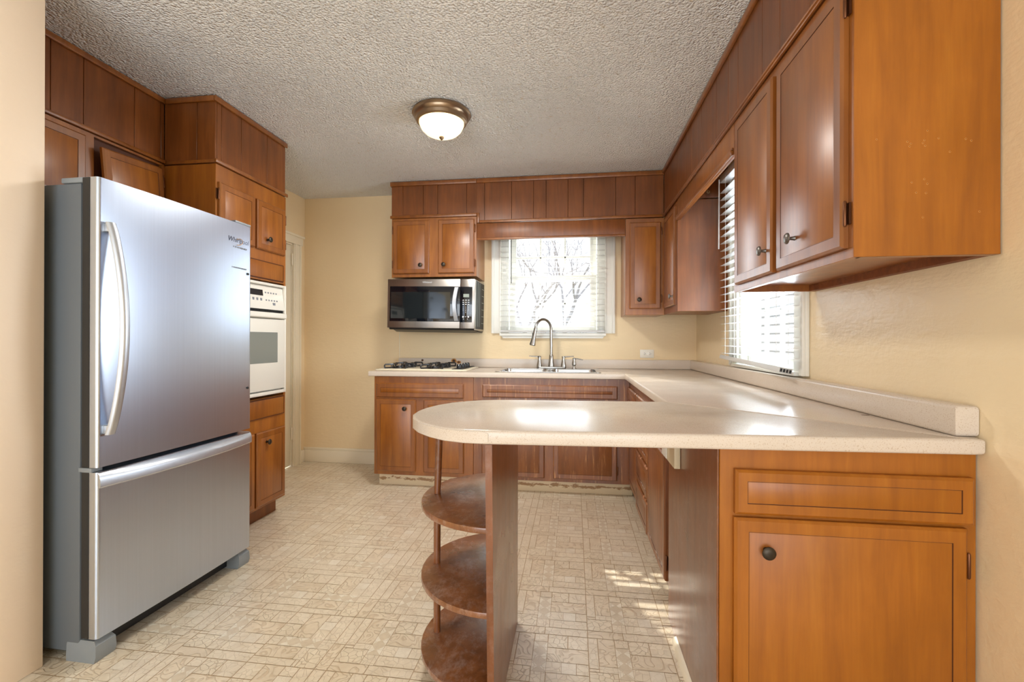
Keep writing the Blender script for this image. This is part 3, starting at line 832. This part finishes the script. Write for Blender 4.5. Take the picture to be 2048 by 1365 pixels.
b = B(); b.loft([doorprof(.700), doorprof(1.743)]); fd = b.build('door', ['steel'], fg, 30)
b = B(); b.loft([doorprof(.087), doorprof(.683)]); fz = b.build('freezer_drawer', ['steel'], fg, 30)
B().box(-.0012, -.0001, .034, .064, .70, 1.742).build('door_edge', 'gasket', fd)
B().box(-.0012, -.0001, .034, .064, .088, .682).build('drawer_edge', 'gasket', fz)
# curved door handle
b = B(); secs = []
for k in range(25):
    u = k / 24; z = .815 + .77 * u; d_ = .012 + .062 * math.sin(math.pi * u) ** .8
    wv_ = .031; tk = .013
    secs.append([(.017, -d_ + .002, z), (.019, -d_ - tk * .6, z), (.026, -d_ - tk, z), (.040, -d_ - tk, z), (.047, -d_ - tk * .6, z), (.049, -d_ + .002, z)])
b.loft(secs); b.box(.02, .046, -.02, .004, .818, .85, 0, .003); b.box(.02, .046, -.02, .004, 1.55, 1.582, 0, .003)
b.build('handle', 'steel_h', fd, 50)
# bowed freezer handle
b = B(); secs = []
for k in range(25):
    u = k / 24; x = .004 + (W_ - .008) * u; d_ = .006 + .034 * (1 - (2 * u - 1) ** 2)
    secs.append([(x, .004, .6825), (x, -d_ * .7, .672), (x, -d_, .663), (x, -d_ - .003, .655), (x, -d_ - .003, .632), (x, -d_, .627), (x, -d_ + .012 if d_ > .014 else -.001, .627), (x, .004, .640)])
b.loft(secs); b.build('handle', 'steel_h', fz, 30)
for x0 in (.0, W_ - .075):
    b = B(); b.loft([[(x0, .012, 0), (x0 + .075, .012, 0), (x0 + .075, .13, 0), (x0, .13, 0)], [(x0, .004, .022), (x0 + .075, .004, .022), (x0 + .075, .13, .022), (x0, .13, .022)],
                     [(x0 + .002, .006, .06), (x0 + .073, .006, .06), (x0 + .073, .13, .06), (x0 + .002, .13, .06)], [(x0 + .008, .02, .075), (x0 + .067, .02, .075), (x0 + .067, .13, .075), (x0 + .008, .13, .075)]])
    b.build('foot', 'grey_plastic', fg)
B().box(.08, W_ - .08, .07, .1, .012, .072).build('kick_grille', 'black', fg)
b = B(); b.box(W_ - .11, W_ - .002, .0, .07, 1.7435, 1.757, 0, .006); b.box(W_ - .10, W_ - .01, .06, .15, 1.7435, 1.765, 0, .006); b.build('hinge_cap', 'grey_plastic', fg)
B().box(.0, .07, .068, .16, 1.7255, 1.745, 0, .004).build('hinge_cap', 'grey_plastic', fg)
B().box(-.004, .035, .02, .075, .684, .699, 0, .001).build('centre_hinge', 'grey_plastic', fg)
text_mesh('logo', 'Whirlpool', .034, 'logo_ink', fd, (.595, -.0056, 1.645), (R(90), 0, R(2.2)), shear=.2)
b = B(); b.tube([(.665 + .026 * math.cos(a), -.0072, 1.648 + .016 * math.sin(a) + .006 * math.cos(a)) for a in [R(-120 + 22 * k) for k in range(12)]], .0014, 6); b.build('logo_ring', 'gold', fd)
random.seed(11)
b = B(); x = .632
while x < .728:
    wd = random.choice((.003, .004, .005)); b.box(x, x + wd, -.0046, -.0005, 1.618, 1.6245); x += wd + random.choice((.0015, .0015, .006))
b.build('small_print', 'grey_print', fd); b = B()
x = .622
while x < .722:
    wd = random.choice((.003, .004, .005)); b.box(x, x + wd, -.0046, -.0005, 1.516, 1.522); x += wd + random.choice((.0015, .0015, .004))
b.build('small_print', 'grey_print', fd)
for z in (1.498, .912): B().lathe([(.006, 0), (.006, .002), (.003, .004), (0, .0042)], (.733, -.0025, z), (0, -1, 0), 14).build('bolt', 'gasket', fd)

# ------------------------------------------------------------------ microwave
mw = thing('microwave', 'stainless over-the-range microwave with black glass door hung under the cabinet', 'microwave', (-1.545, 3.655, 1.675), 0)
mw.rotation_euler = (0, R(.8), 0)
mW, mH = .748, .412
b = B(); b.box(.004, mW - .004, .035, .398, -mH - .012, -.004, 0, .003)
b.box(mW - .0045, mW - .003, .06, .39, -mH, -.01, 1); b.build('body', ['steel_mw', 'gasket'], mw)
b = B()
for k in range(6): b.box(mW - .0032, mW - .0012, .29, .39, -.06 - k * .06, -.056 - k * .06)
for k in range(3): b.box(mW - .0032, mW - .0012, .06 + k * .07, .063 + k * .07, -mH + .02, -.02)
b.build('side_seam', 'display', mw)
b = B(); b.loft([[(x, .0, -mH + .001), (x, .03, -mH + .001), (x, .16, -mH - .03), (x, .38, -mH - .03), (x, .395, -mH - .01), (x, .03, -mH - .004), (x, .01, -mH - .014)] for x in (.02, mW - .01)]); b.build('underside', 'black', mw)
# steel door frame and control section, both carrying black glass
dW = .626
b = B(); b.box(0, dW - .001, 0, .034, -mH, -.005, 0, .005); md = b.build('door', 'steel_mw', mw)
b = B(); b.box(dW + .001, mW, 0, .034, -mH, -.005, 0, .005); mc = b.build('control_panel', 'steel_mw', mw)
b = B(); b.box(.022, dW - .0015, -.003, .002, -.357, -.066, 0, .0015); gw = b.build('glass', 'black_glass', md)
B().box(.033, .542, -.0038, -.0028, -.332, -.113, 0).build('viewing_window', plain('smoked_window', (24, 29, 31), .08, coat=.5), md)
b = B(); secs = []
for k in range(17):
    u = k / 16; z = -.35 + .276 * u; d_ = .006 + .03 * math.sin(math.pi * u); xs = .566 + .012 * (1 - math.sin(math.pi * u))
    secs.append([(xs, -d_, z), (xs + .004, -d_ - .008, z), (xs + .032, -d_ - .008, z), (xs + .036, -d_, z)])
b.loft(secs); b.build('handle', 'steel_h', md, 50)
b = B(); b.box(dW + .0015, mW - .022, -.003, .002, -.360, -.068, 0, .0015); b.build('glass', 'black_glass', mc)
b = B(); b.box(dW + .026, dW + .074, -.0042, -.002, -.155, -.128); b.build('display', 'display', mc)
for (xa, xb, za, zb) in [(.020 + cc * .022, .033 + cc * .022, -.182 - q * .017, -.1765 - q * .017) for q in range(3) for cc in range(3)] + [(.020, .032, -.322, -.309), (.064, .076, -.322, -.309), (.041, .053, -.316, -.313), (.026, .032, -.336, -.331), (.060, .066, -.336, -.331)]:
    b = B(); b.box(dW + xa, dW + xb, -.0042, -.0028, za, zb); b.build('button', 'print', mc)
for k, ch in enumerate('123456789 0 '):
    if ch != ' ': text_mesh('keypad_digit', ch, .012, 'print', mc, (dW + .025 + (k % 3) * .022, -.0034, -.240 - (k // 3) * .0143), (R(90), 0, 0), align='CENTER')
text_mesh('logo', 'Whirlpool', .019, 'print', md, (.342, -.0008, -.038), (R(90), 0, 0), align='CENTER', shear=.15)

# ------------------------------------------------------------------ base cabinets, back run
YBF = 3.44
WR = ['worn', 'worn', 'groove']
cabinet('base_cabinet', 'stained wood base cabinet under the cooktop with one long drawer front', 'cabinet', (-1.562, YBF, 0), 0, .80, .60, .1, .872, [
    dict(k='drawer', x=(.022, .724), z=(.71, .822)),
    dict(k='door', x=(.02, .344), z=(.132, .694), knob=(.26, .625)),
    dict(k='door', x=(.408, .728), z=(.132, .694), knob=(.48, .625))], toe=(.012, .80, .07, .09, 0, .0985))
def sink_body(bb):
    bb.box(0, 1.168, 0, .60, .1, .70, 0, .0015, 1)
    bb.box(0, 1.168, 0, .02, .7005, .872, 0); bb.box(0, .018, .0205, .60, .7005, .872, 0); bb.box(1.15, 1.168, .0205, .60, .7005, .872, 0)


cabinet('base_cabinet', 'water-worn wood base cabinet under the sink with peeling finish', 'cabinet', (-.760, YBF, 0), 0, 1.168, .60, .1, .872, [
    dict(k='drawer', x=(.07, 1.08), z=(.725, .822), m=WR),
    dict(k='door', x=(.066, .545), z=(.126, .69), m=WR, knob=(.48, .62)),
    dict(k='door', x=(.610, 1.078), z=(.126, .69), m=WR, knob=(.67, .62), hinges=[(1.082, .2)])], toe=(0, 1.20, .07, .09, 0, .0985), body='worn', body_fn=sink_body)
# right run
XBF = .41
YC = 3.4385
cabinet('base_cabinet', 'corner base cabinet on the right run, deepest in the corner by the sink', 'cabinet', (XBF, YC, 0), -90, .458, .60, .1, .872, [
    dict(k='drawer', x=(.045, .447), z=(.70, .82), t=.02),
    dict(k='door', x=(.045, .447), z=(.13, .67), t=.012)], toe=(.07, .458, .07, .09, 0, .0985), body='worn', mats=WR)
cabinet('base_cabinet', 'base cabinet with a stack of four worn drawers on the right run', 'cabinet', (XBF, YC - .460, 0), -90, .458, .60, .1, .872, [
    dict(k='drawer', x=(.012, .447), z=z, t=.02) for z in ((.11, .28), (.30, .47), (.49, .66), (.70, .82))], toe=(0, .458, .07, .09, 0, .0985), body='worn', mats=WR)
cabinet('base_cabinet', 'base cabinet with one streaked door between the drawers and the peninsula', 'cabinet', (XBF, YC - .920, 0), -90, .53, .60, .1, .872, [
    dict(k='drawer', x=(.012, .47), z=(.70, .82), t=.02),
    dict(k='door', x=(.012, .47), z=(.12, .665), t=.02, hinges=[(.478, .2)])], toe=(0, .53, .07, .09, 0, .0985), body='worn', mats=WR)


def pen_body(bb):
    bb.box(0, .63, 0, .652, 0, .872, 0, .0015, 1)


pen = cabinet('base_cabinet', 'honey-brown base cabinet facing the camera at lower right, wide drawer over one door', 'cabinet', (.401, 1.33, 0), 0, .63, .652, 0, .872, [
    dict(k='drawer', x=(.036, .614), z=(.690, .811), t=.02, fw=.030, m=['end', 'end', 'groove']),
    dict(k='door', x=(.034, .600), z=(.07, .680), t=.018, knob=(.113, .598), hinges=[(.604, .585)], m=['end', 'end', 'groove'])], body_fn=pen_body, body='end')
B().box(-.006, -.0003, .004, .652, 0, .871, 0, .001, 1).build('side_panel', 'shelf_side', pen)
B().loft([[(-.0065, y, 0), (-.024, y, 0), (-.022, y, .012), (-.014, y, .02), (-.0065, y, .022)] for y in (.01, .5)]).build('shoe_moulding', 'trim', pen)

# ------------------------------------------------------------------ worktops
CZ = .914
XE = .9785
L1 = [(-1.60, 3.412), (.372, 3.412), (.372, 1.9205), (XE + .002, 1.3245), (XR - .002, 1.323), (XR - .002, YB - .002), (-1.60, YB - .002)]
SINK = (-.585, .185, 3.505, 3.965)


def rrect(x0, x1, y0, y1, r_, n=5):
    p = []
    for cx, cy, a0 in ((x1 - r_, y1 - r_, 0), (x0 + r_, y1 - r_, 90), (x0 + r_, y0 + r_, 180), (x1 - r_, y0 + r_, 270)):
        for k in range(n + 1):
            a = R(a0 + 90 * k / n); p.append((cx + r_ * math.cos(a), cy + r_ * math.sin(a)))
    return p


wt = thing('worktop', 'pale beige laminate worktop along the back wall and down the right wall', 'worktop', (-1.6, 3.412, .873))
wt_off = (-1.6, 3.412, .873)
b = B(wt_off); b.prism(L1, .874, CZ, 0, holes=[rrect(*SINK, .05)[::-1]], bev=.007)
b.build('slab', 'laminate', wt, 45)
b = B(wt_off); b.prism([(-1.598, YB - .026), (XE, YB - .026), (XE, YB - .002), (-1.598, YB - .002)], CZ + .0004, .994, 0, bev=.006)
b.prism([(XE + .0005, 1.325), (XR - .002, 1.325), (XR - .002, YB - .002), (XE + .0005, YB - .002)], CZ + .0004, .995, 0, bev=.010)
bs = b.build('backsplash', 'laminate', wt, 45)
for (x, z, rx, rz_, halo) in ((-1.37, .975, .011, .009, 0), (-1.075, .972, .014, .012, 1), (-1.03, .960, .012, .008, 1)):
    b = B(wt_off)
    if halo: b.lathe([(1, 0), (1, .0004)], (x, YB - .0262, z), (0, -1, 0), 18, 1, rx * 1.8, rz_ * 1.7)
    b.lathe([(1, 0), (1, .0005)], (x, YB - .0266, z), (0, -1, 0), 16, 0, rx, rz_)
    b.build('burn_mark', ['burn', 'scorch'], bs)
b = B(wt_off); b.lathe([(1, 0), (1, .0005)], (.965, 1.668, CZ), (0, 0, 1), 14, 0, .013, .005); b.build('stain', 'burn', wt)

pw = thing('peninsula_worktop', 'round-ended beige laminate peninsula top in front, mitred into the right worktop', 'worktop', (.4, 1.6, .873))
out = [(1.015, 1.318), (-.25, 1.250), (-.31, 1.256), (-.37, 1.278), (-.43, 1.322), (-.48, 1.375), (-.52, 1.44), (-.545, 1.51), (-.553, 1.58), (-.548, 1.65), (-.528, 1.73), (-.49, 1.80), (-.44, 1.853), (-.38, 1.89), (-.32, 1.908), (-.25, 1.915), (.369, 1.917)]
out_all = [(XR - .004, 1.3205), (XE - .002, 1.3205), (.370, 1.9172)] + out[::-1][1:-1] + [(XR - .03, 1.296), (XR - .006, 1.302)]
b = B((.4, 1.6, .873)); b.prism(out_all, .874, CZ, 0, bev=.008)
for v_ in b.bm.verts: v_.co.z -= max(0, (.4 - v_.co.x)) / .95 * .006
b.build('slab', 'laminate', pw, 45)
b = B((.4, 1.6, .873))   # separate curved edging strip ending in a round nose on the front
path = [(-.235, 1.2488)] + out[1:16]
secs = []
for k, (x, y) in enumerate(path):
    p0 = Vector(path[max(k - 1, 0)]); p1 = Vector(path[min(k + 1, len(path) - 1)]); d_ = (p1 - p0).normalized(); nx, ny = -d_.y, d_.x
    if (x + .25) * nx + (y - 1.58) * ny < 0: nx, ny = -nx, -ny
    dz = (.4 - x) / .95 * .006; hh_ = .0155 if k else .011
    secs.append([(x + nx * q, y + ny * q, .894 - dz + s_ * hh_) for q, s_ in ((-.001, -1), (.0012, -1), (.0012, 1), (-.001, 1))])
b.loft(secs); b.build('edge_strip', 'laminate', pw)

# ------------------------------------------------------------------ open shelf end of the peninsula
sh = thing('shelf_unit', 'brown half-round open shelf unit holding up the peninsula end', 'shelf', (-.236, 1.6, 0))
of = (-.236, 1.6, 0)
b = B(of); b.loft([[(x, 1.315, 0), (x, 1.87, 0), (x, 1.87, .868), (x, 1.262, .868)] for x in (-.246, -.226)]); b.build('side_panel', 'shelf_side', sh)
for z in (.11, .358, .608):
    pl = [(-.2465, 1.322)] + [(-.2465 - .287 * math.sin(R(a)), 1.610 - .289 * math.cos(R(a))) for a in range(4, 180, 8)] + [(-.2465, 1.868)]
    b = B(of); b.prism(pl, z - .019, z, 0, bev=.003, seg=2); b.build('shelf', 'shelf', sh)
for z0, z1, x0, x1 in ((.1105, .3388, -.486, -.487), (.3585, .5888, -.487, -.486), (.6085, .867, -.486, -.478)):
    B(of).tube([(x0, 1.60, z0), (x1, 1.60, z1)], .0125, 16).build('dowel', 'shelf_side', sh)

# ------------------------------------------------------------------ sink, faucet, dispenser
SZ = .915
sk = thing('kitchen_sink', 'stainless double-bowl drop-in sink under the back window', 'sink', (-.2, 3.735, SZ))
so_ = (-.2, 3.735, SZ)
x0, x1, y0, y1 = SINK
bw = [rrect(x0 + .012, -.215, y0 + .012, y1 - .085, .05), rrect(-.175, x1 - .012, y0 + .012, y1 - .085, .05)]
b = B(so_); b.prism(rrect(x0 - .022, x1 + .022, y0 - .022, y1 + .022, .04), CZ + .0006, CZ + .005, 0, holes=[p[::-1] for p in bw], bev=.0015)
b.build('rim', 'sinksteel', sk)
for p in bw:
    cx = sum(q[0] for q in p) / len(p); cy = sum(q[1] for q in p) / len(p); b = B(so_)
    secs = [[(cx + (x - cx) * f, cy + (y - cy) * f, z) for x, y in p] for f, z in ((1, CZ + .004), (.985, CZ - .006), (.96, CZ - .12), (.93, CZ - .16), (.80, CZ - .172), (.2, CZ - .175))]
    secs2 = [[(cx + (x - cx) * (f * .995), cy + (y - cy) * (f * .995), z - .002) for x, y in p] for f, z in ((.2, CZ - .175), (.80, CZ - .172), (.93, CZ - .16), (.96, CZ - .12), (.99, CZ - .006))]
    b.loft(secs, closed=True, caps=False); n0 = len(b.bm.faces)
    b.bm.verts.ensure_lookup_table(); b.bm.faces.new(b.bm.verts[-len(p):])
    bowl = b.build('bowl', 'sinksteel', sk)
    B(so_).lathe([(.042, -.1745), (.040, -.1705), (.012, -.1735)], (cx, cy, SZ), seg=20).build('drain', 'nickel', bowl)

FY = 3.93
fo = (-.19, FY, SZ)
fc = thing('kitchen_faucet', 'brushed nickel pull-down gooseneck faucet behind the sink bowls', 'faucet', (-.19, FY, CZ + .005))
fo = (-.19, FY, CZ + .005)
b = B(fo); b.prism(rrect(-.315, -.062, FY - .028, FY + .028, .027), CZ + .005, CZ + .022, 0, bev=.005); b.build('deck_plate', 'nickel', fc)
b = B(fo); b.lathe([(.027, .0), (.0265, .01), (.020, .06), (.0175, .095), (.0145, .10)], (-.19, FY, CZ + .022), seg=24)
pts = [(-.19, FY, CZ + .12), (-.19, FY, 1.10), (-.192, FY, 1.235)]
cx0, cy0 = -.19, FY; ex, ey = -.316, 3.80
for k in range(1, 13):
    a = math.pi * k / 12; f = (1 - math.cos(a)) / 2; pts.append((cx0 + (ex - cx0) * f, cy0 + (ey - cy0) * f, 1.245 + .093 * math.sin(a) * (1 if k < 12 else 1)))
b.tube(pts, .0125, 14); b.build('spout', 'nickel', fc)
b = B(fo); d_ = Vector((-.028, -.01, -.15)).normalized(); b.lathe([(.0125, -.02), (.0145, 0), (.015, .05), (.019, .09), (.025, .125), (.025, .133), (.018, .135)], (ex, ey, 1.25), d_, 20); b.lathe([(.0, .136), (.02, .136), (.02, .1345)], (ex, ey, 1.25), d_, 16, 1)
b.box(ex - .026, ex - .014, ey - .008, ey + .008, 1.15, 1.22, 1, .003); b.build('spray_head', ['nickel', 'gasket'], fc)
for x, s_ in ((-.292, -1), (-.086, 1)):
    b = B(fo); b.lathe([(.024, 0), (.023, .01), (.015, .05), (.0135, .062), (.015, .085), (.012, .09), (0, .091)], (x, FY, CZ + .022 - .001), seg=20)
    b.tube([(x, FY, CZ + .104), (x + s_ * .03, FY - .004, CZ + .106), (x + s_ * .088, FY - .008, CZ + .110)], [.007, .0055, .004], 10); b.build('lever_handle', 'nickel', fc)
b = B(); b.lathe([(.022, 0), (.022, .003), (.011, .006), (.010, .022), (.019, .034), (.016, .06), (.012, .075), (.013, .088), (.009, .092), (0, .093)], (0, 0, 0), seg=20)
sd = thing('soap_dispenser', 'small brushed nickel soap dispenser just right of the faucet', 'dispenser', (.004, FY, CZ + .005))
b.build('pump_body', 'nickel', sd)
B().tube([(0, 0, .085), (.03, -.005, .084), (.075, -.012, .076)], [.006, .005, .004], 10).build('nozzle', 'nickel', sd)

# ------------------------------------------------------------------ gas cooktop
ct = thing('gas_cooktop', 'almond gas cooktop with four black grates set in the back worktop', 'cooktop', (-1.21, 3.745, CZ))
co = (-1.21, 3.745, CZ)
b = B(co); b.prism(rrect(-1.592, -.835, 3.505, 3.995, .02), CZ + .0006, CZ + .010, 0, bev=.004)
b.prism(rrect(-1.575, -.852, 3.522, 3.978, .03), CZ + .0095, CZ + .013, 0, bev=.002); b.build('deck', 'cooktop', ct)
for bx_ in (-1.435, -1.13):
    for by in (3.64, 3.865):
        b = B(co); b.lathe([(.062, 0), (.060, .003), (.035, .001)], (bx_, by, CZ + .0131), seg=24, mi=0); b.build('drip_bowl', 'sinksteel', ct)
        b = B(co); b.lathe([(.034, .0), (.034, .012), (.030, .018), (0, .019)], (bx_, by, CZ + .0145), seg=20); b.build('burner', 'iron', ct)
        b = B(co)
        for k in range(4):
            a = R(45 + 90 * k); ca, sa = math.cos(a), math.sin(a)
            def P(r_, z): return (bx_ + ca * r_, by + sa * r_, CZ + .0135 + z)
            pth = [P(.128, .004), P(.128, .026), P(.122, .032), P(.06, .034), P(.048, .030), P(.05, .026)]
            b.tube(pth, .0062, 8); b.tube([P(.128, .005), P(.07, .005)], .005, 8); b.tube([P(.07, .004), P(.068, .03)], .005, 8)
        b.tube([(bx_ + .07 * math.cos(R(12 * k)), by + .07 * math.sin(R(12 * k)), CZ + .0185) for k in range(31)], .0045, 8)
        b.build('grate', 'iron', ct)
b = B(co); b.prism(rrect(-.962, -.868, 3.53, 3.97, .012), CZ + .0131, CZ + .0165, 0, bev=.001); b.build('knob_panel', 'gasket', ct)
for k in range(4):
    y = 3.60 + k * .095; b = B(co)
    b.lathe([(.024, 0), (.024, .004), (.021, .006), (.019, .030), (.014, .034), (0, .0345)], (-.915, y, CZ + .0167), seg=22, mi=0); b.box(-.9175, -.9125, y - .0195, y + .0195, CZ + .03, CZ + .0535, 1, .002)
    b.build('knob', ['black', 'sinksteel'], ct)

# ------------------------------------------------------------------ ceiling light, outlets
cl = thing('ceiling_light', 'round flush-mount ceiling light with glowing frosted bowl and bronze ring', 'ceiling light', (-.775, 2.615, ZC))
b = B(); b.lathe([(.150, -.0005), (.170, -.004), (.172, -.014), (.163, -.020), (.160, -.034), (.150, -.042), (.147, -.058), (.134, -.064), (.132, -.055)], seg=48); b.build('ring', 'fixture', cl)
b = B(); b.lathe([(.131, -.056), (.130, -.072), (.118, -.098), (.096, -.120), (.064, -.136), (.03, -.143), (0, -.1445)], seg=48); b.build('glass_shade', 'shade', cl, 60)
b = B(); b.lathe([(.013, -.142), (.0145, -.148), (.010, -.156), (.004, -.162), (0, -.1625)], seg=16); b.build('finial', 'fixture', cl)


def outlet(root, rz_plate=None):
    b = B(); b.box(-.0585, .0585, -.006, 0, -.036, .036, 0, .003); p = b.build('plate', 'white_plastic', root)
    for s_ in (-1, 1):
        b = B(); b.lathe([(.0165, 0), (.0165, .002), (.015, .0025), (0, .0026)], (s_ * .0215, -.0058, 0), (0, -1, 0), 20, 0)
        for dz in (-.0062, .0062): b.box(s_ * .0215 - .0045, s_ * .0215 + .0045, -.0088, -.0082, dz - .001, dz + .001, 1)
        b.lathe([(.0023, 0), (.0023, .0005)], (s_ * .0215 + .0095, -.0082, 0), (0, -1, 0), 10, 1); b.build('receptacle', ['white_plastic', 'gasket'], p)
    B().lathe([(.003, 0), (.003, .0012), (0, .0015)], (0, -.0058, 0), (0, -1, 0), 10).build('screw', 'nickel', p)


outlet(thing('wall_outlet', 'white duplex wall outlet on the back wall right of the sink', 'outlet', (.626, YB - .0008, 1.046), 0))
po = thing('outlet_box', 'cream outlet box on the peninsula cabinet side just under the worktop', 'outlet', (.394, 1.885, .765), -90)
b = B(); b.box(-.105, .118, -.022, 0, -.082, .082, 0, .002); b.build('box', 'cream_plastic', po)
b = B(); b.box(-.104, -.01, -.026, -.0222, -.078, .078, 0, .002); pp = b.build('cover_plate', 'white_plastic', po)
for s_ in (-1, 1):
    b = B(); b.lathe([(.0165, 0), (.0165, .002), (0, .0026)], (-.057, -.0258, s_ * .03), (0, -1, 0), 18, 0)
    for dx in (-.006, .006): b.box(-.057 + dx - .001, -.057 + dx + .001, -.0288, -.0282, s_ * .03 - .004, s_ * .03 + .005, 1)
    b.build('receptacle', ['white_plastic', 'gasket'], pp)


# ------------------------------------------------------------------ outdoors: bare trees, neighbour's siding
def tree(name, label, loc, h, spread, seed, depth, r0, lean=0, first=.28):
    rnd = random.Random(seed)
    root = thing(name, label, 'tree', loc)
    tr_ = B(); br_ = B()
    def grow(p, d, L, r_, dep, bb):
        pts = [p]; q = p.copy(); dd = d.copy()
        for k in range(3):
            dd = (dd + Vector((rnd.uniform(-.22, .22), rnd.uniform(-.22, .22), rnd.uniform(-.05, .16)))).normalized(); q = q + dd * L / 3; pts.append(q.copy())
        bb.tube(pts, [r_, r_ * .88, r_ * .76, r_ * .62], 6 if dep > 2 else 4)
        if dep <= 0: return
        for k in range(rnd.choice((2, 3, 3))):
            a = rnd.uniform(0, 6.28); tilt = rnd.uniform(.35, .95)
            ax = dd.orthogonal().normalized(); ax = Matrix.Rotation(a, 3, dd) @ ax
            nd = (Matrix.Rotation(tilt, 3, ax) @ dd)
            nd = Vector((nd.x * spread, nd.y * spread, nd.z + .08)).normalized()
            grow(pts[rnd.choice((2, 3, 3))], nd, L * rnd.uniform(.62, .85), r_ * rnd.uniform(.5, .66), dep - 1, br_)
    grow(Vector((0, 0, 0)), Vector((lean, 0, 1)).normalized(), h * first, r0, depth, tr_)
    tr_.build('trunk', 'bark', root); br_.build('branches', 'bark', root)


tree('bare_tree', 'bare tree with heavy limbs seen through upper left of the sink window', (-1.05, 8.2, 0), 4.2, 1.05, 5, 4, .05, .05, .31)
tree('bare_tree', 'dense twiggy bare tree seen through upper right of the sink window', (-.15, 14.5, 0), 5.5, 1.0, 21, 6, .10, 0, .3)
tree('bare_shrub', 'low bare shrub seen through the lower panes of the sink window', (-.30, 10.6, 0), 2.3, 1.2, 8, 5, .028, 0, .30)
b = B(); b.box(-14, 14, YB + .6, 40, -.5, -.3)
struct(b.build('ground', plain('winter_lawn', (128, 124, 104), .9), smooth=0))
b = B()
for k in range(32): b.loft([[(3.6, y, -.3 + k * .16), (3.585, y, -.3 + k * .16), (3.6, y, -.3 + k * .16 + .162)] for y in (2.0, 18.0)])
b.box(3.6, 3.75, 2.0, 18.0, -.3, 4.9)
struct(b.build('wall_neighbour', plain('grey_white_siding', (176, 182, 192), .7), smooth=0))
